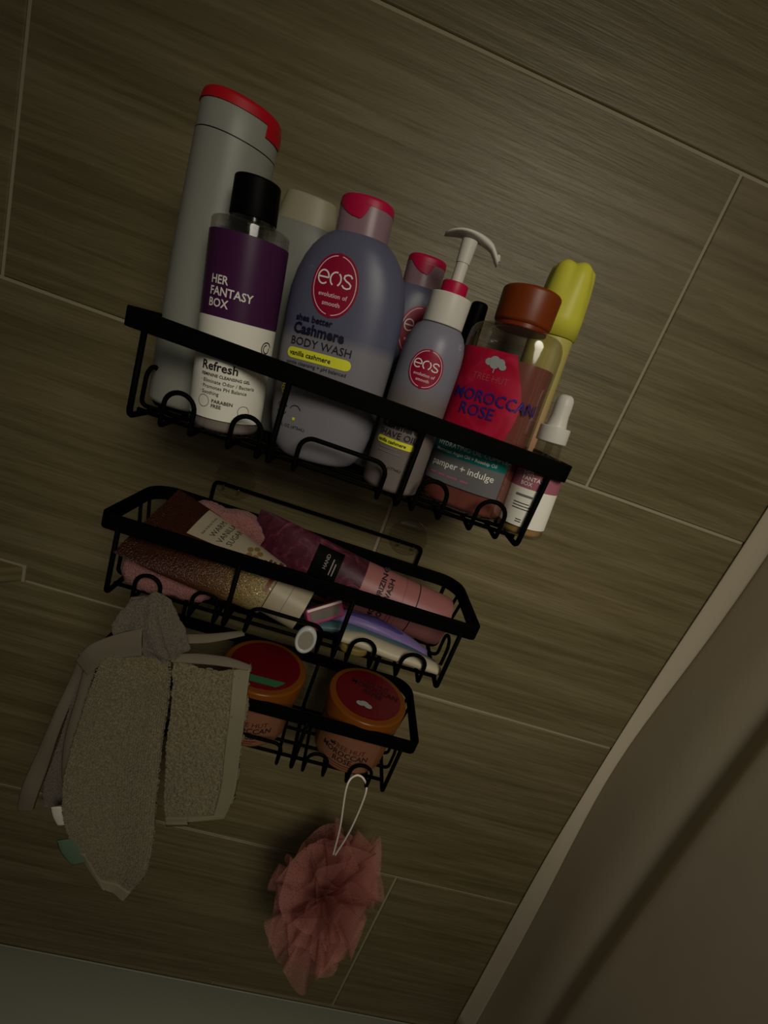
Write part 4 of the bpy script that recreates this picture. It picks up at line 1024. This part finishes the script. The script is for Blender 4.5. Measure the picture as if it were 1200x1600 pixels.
def taupe_cloth():
    o = (0.2350, -0.160, -0.26)
    t = thing('taupe_washcloth', 'taupe washcloth with smooth bands bunched on the middle shelf left hooks', 'washcloth', o)
    # pleats gathered over the hooks
    V, F = [], []; nu, nv = 120, 60
    for i in range(nv + 1):
        v = i / nv; zc = -0.1690 - 0.0520 * v
        cx = 0.2440 + 0.0165 * v - 0.004 * math.sin(v * PI); hx = 0.0120 + 0.0110 * smoothstep(0.0, 0.6, v) - 0.010 * smoothstep(0.80, 1.0, v); hy = 0.0060 + 0.0060 * smoothstep(0, 0.5, v) - 0.006 * smoothstep(0.75, 1.0, v)
        if v < 0.08: hx *= math.sqrt(v / 0.08 + 0.05); hy *= math.sqrt(v / 0.08 + 0.05)
        for k in range(nu):
            th = 2 * PI * k / nu; d = Vector((math.cos(th), math.sin(th), 0))
            w = 1 + 0.16 * math.sin(th * 5 + 1.2 * v + 0.8 * math.sin(v * 4)) + 0.10 * math.sin(th * 9 - v * 2.0)
            p = Vector((cx + d.x * hx * w, -0.1610 + d.y * hy * w, zc + 0.004 * d.x))
            p += d * (0.0016 * noise.noise(p * 90) + 0.0009 * noise.noise(p * 430))
            V.append(p - Vector(o))
    for i in range(nv):
        for k in range(nu):
            l = (k + 1) % nu; F.append((i * nu + k, (i + 1) * nu + k, (i + 1) * nu + l, i * nu + l))
    F.append(tuple(range(nu))); F.append(tuple(nv * nu + k for k in reversed(range(nu))))
    obj('gathered_top', V, F, M_TERRY2, t, True)
    # smooth band crossing from the bunch to the left edge, then hanging
    cloth('shoulder_band', M_HEM2, t,
          [(0.2480, -0.1740, -0.1900), (0.2300, -0.1740, -0.2020), (0.2140, -0.1720, -0.2170), (0.2060, -0.1700, -0.2350)],
          [(0.2520, -0.1750, -0.2130), (0.2400, -0.1750, -0.2190), (0.2280, -0.1740, -0.2270), (0.2160, -0.1720, -0.2450)], o, 20, 40, 0.0015, 1.0, 0.003, 0, seed=1)
    cloth('outer_strip', M_HEM2, t,
          [(0.2060, -0.1660, -0.2300), (0.1980, -0.1640, -0.2700), (0.1890, -0.1630, -0.3200), (0.1800, -0.1620, -0.3700), (0.1770, -0.1620, -0.4100)],
          [(0.2110, -0.1670, -0.2320), (0.2050, -0.1650, -0.2750), (0.1980, -0.1640, -0.3250), (0.1930, -0.1630, -0.3750), (0.1900, -0.1630, -0.4040)], o, 12, 70, 0.002, 1.0, 0.003, 0, seed=1)
    cloth('back_flap', M_TERRY2, t,
          [(0.2060, -0.1620, -0.2300), (0.2040, -0.1600, -0.2800), (0.1990, -0.1590, -0.3300), (0.1940, -0.1580, -0.3750), (0.1960, -0.1580, -0.4060)],
          [(0.2350, -0.1620, -0.2300), (0.2330, -0.1600, -0.2800), (0.2290, -0.1590, -0.3300), (0.2240, -0.1580, -0.3700), (0.2190, -0.1580, -0.3930)], o, 70, 240, 0.004, 2.0, 0.0035, seed=6)
    cloth('inner_strip', M_HEM2, t,
          [(0.2120, -0.1690, -0.2350), (0.2100, -0.1690, -0.2700), (0.2080, -0.1690, -0.3100), (0.2100, -0.1690, -0.3500), (0.2150, -0.1690, -0.3750)],
          [(0.2200, -0.1700, -0.2360), (0.2190, -0.1700, -0.2700), (0.2190, -0.1700, -0.3100), (0.2190, -0.1700, -0.3500), (0.2200, -0.1700, -0.3700)], o, 12, 60, 0.002, 1.0, 0.003, 0, seed=4)
    loft_path('white_tag', [Vector(p) - Vector(o) for p in ((0.2145, -0.1760, -0.3770), (0.2180, -0.1765, -0.3860), (0.2225, -0.1760, -0.3950))], [0.0048, 0.0052, 0.0052], [0.0008] * 3, M_TAGW, t, 12, (0, 1, 0))
taupe_cloth()

# ---------------------------------------------------------------- mesh pouf on a cord
def pouf_material():
    m = bpy.data.materials.new('pink_mesh'); m.use_nodes = True
    m.node_tree.nodes.clear()
    out = nd(m, 'ShaderNodeOutputMaterial'); tr = nd(m, 'ShaderNodeBsdfTransparent')
    df = nd(m, 'ShaderNodeBsdfDiffuse'); tl = nd(m, 'ShaderNodeBsdfTranslucent')
    df.inputs['Color'].default_value = (0.62, 0.27, 0.23, 1); tl.inputs['Color'].default_value = (0.62, 0.25, 0.21, 1)
    m1 = nd(m, 'ShaderNodeMixShader'); m1.inputs[0].default_value = 0.35
    m2 = nd(m, 'ShaderNodeMixShader')
    tc = nd(m, 'ShaderNodeTexCoord'); vo = nd(m, 'ShaderNodeTexVoronoi', feature='DISTANCE_TO_EDGE'); vo.inputs['Scale'].default_value = 420
    lk(m, tc.outputs['Object'], vo.inputs['Vector'])
    r = ramp(m, vo.outputs['Distance'], [(0.10, (0.50, 0.50, 0.50)), (0.30, (0.20, 0.20, 0.20))])
    lk(m, r.outputs['Color'], m2.inputs['Fac'])
    lk(m, df.outputs[0], m1.inputs[1]); lk(m, tl.outputs[0], m1.inputs[2]); lk(m, tr.outputs[0], m2.inputs[1]); lk(m, m1.outputs[0], m2.inputs[2])
    lk(m, m2.outputs[0], out.inputs['Surface'])
    return m
def pouf():
    c = Vector((0.4880, -0.0900, -0.5400))
    t = thing('mesh_pouf', 'ruffled pink mesh bath pouf hanging by a white cord', 'bath pouf', c)
    m = pouf_material(); rnd = random.Random(21)
    AX = Vector((0.062, 0.056, 0.106))
    V, F = [], []
    NP = 46; ga = PI * (3 - math.sqrt(5))
    for q in range(NP):
        zz = 1 - 2 * (q + 0.5) / NP; rr = math.sqrt(1 - zz * zz); a = ga * q
        d = Vector((rr * math.cos(a), rr * math.sin(a), zz))
        # a ruffled petal: half a wavy disc fanning outward from near the core
        side = d.cross(Vector((rnd.uniform(-1, 1), rnd.uniform(-1, 1), rnd.uniform(-1, 1)))).normalized(); nrm = d.cross(side)
        size = rnd.uniform(0.78, 1.12); nu, nv = 30, 12; b = len(V); p0 = rnd.uniform(0, 6.28); fr = rnd.choice((2, 3, 3, 4)); spread = rnd.uniform(0.75, 1.15)
        for j in range(nv + 1):
            v = j / nv; rad = 0.12 + 0.88 * v
            for i in range(nu + 1):
                u = i / nu * 2 - 1; an = u * spread
                wav = 0.22 * v * math.sin(u * PI * fr * 0.7 + p0) + 0.06 * v * v * math.sin(u * 8 + p0 * 2)
                e = d * math.cos(an) * rad + side * math.sin(an) * rad * 0.95 + nrm * (wav + 0.25 * v * v * (0.5 - abs(u)))
                e *= size * (1 - 0.42 * (abs(u) ** 3) * v + 0.03 * math.sin(u * 9 + p0))
                V.append(Vector((e.x * AX.x, e.y * AX.y, e.z * AX.z)))
        for j in range(nv):
            for i in range(nu):
                k = b + j * (nu + 1) + i; F.append((k, k + 1, k + nu + 2, k + nu + 1))
    obj('mesh_ruffles', V, F, m, t, True)
    hx = S3[0] + 0.2595; hy = S3[1] + 0.0016; hz = S3[2] - SH + 0.0245
    p = [Vector((0.4700, -0.112, -0.4450)), Vector((0.4610, -0.124, -0.390)), Vector((hx - 0.0085, hy - 0.003, hz - 0.026)), Vector((hx - 0.0030, hy + 0.0035, hz - 0.0170)), Vector((hx + 0.0060, hy + 0.0040, hz - 0.0190)), Vector((hx + 0.0115, hy - 0.0010, hz - 0.0290)), Vector((0.4720, -0.124, -0.390)), Vector((0.4720, -0.112, -0.4450))]
    P = [crom(p, k / 70) - c for k in range(71)]
    tube('cord', P, 0.0010, M_CORD, t, 8)
pouf()
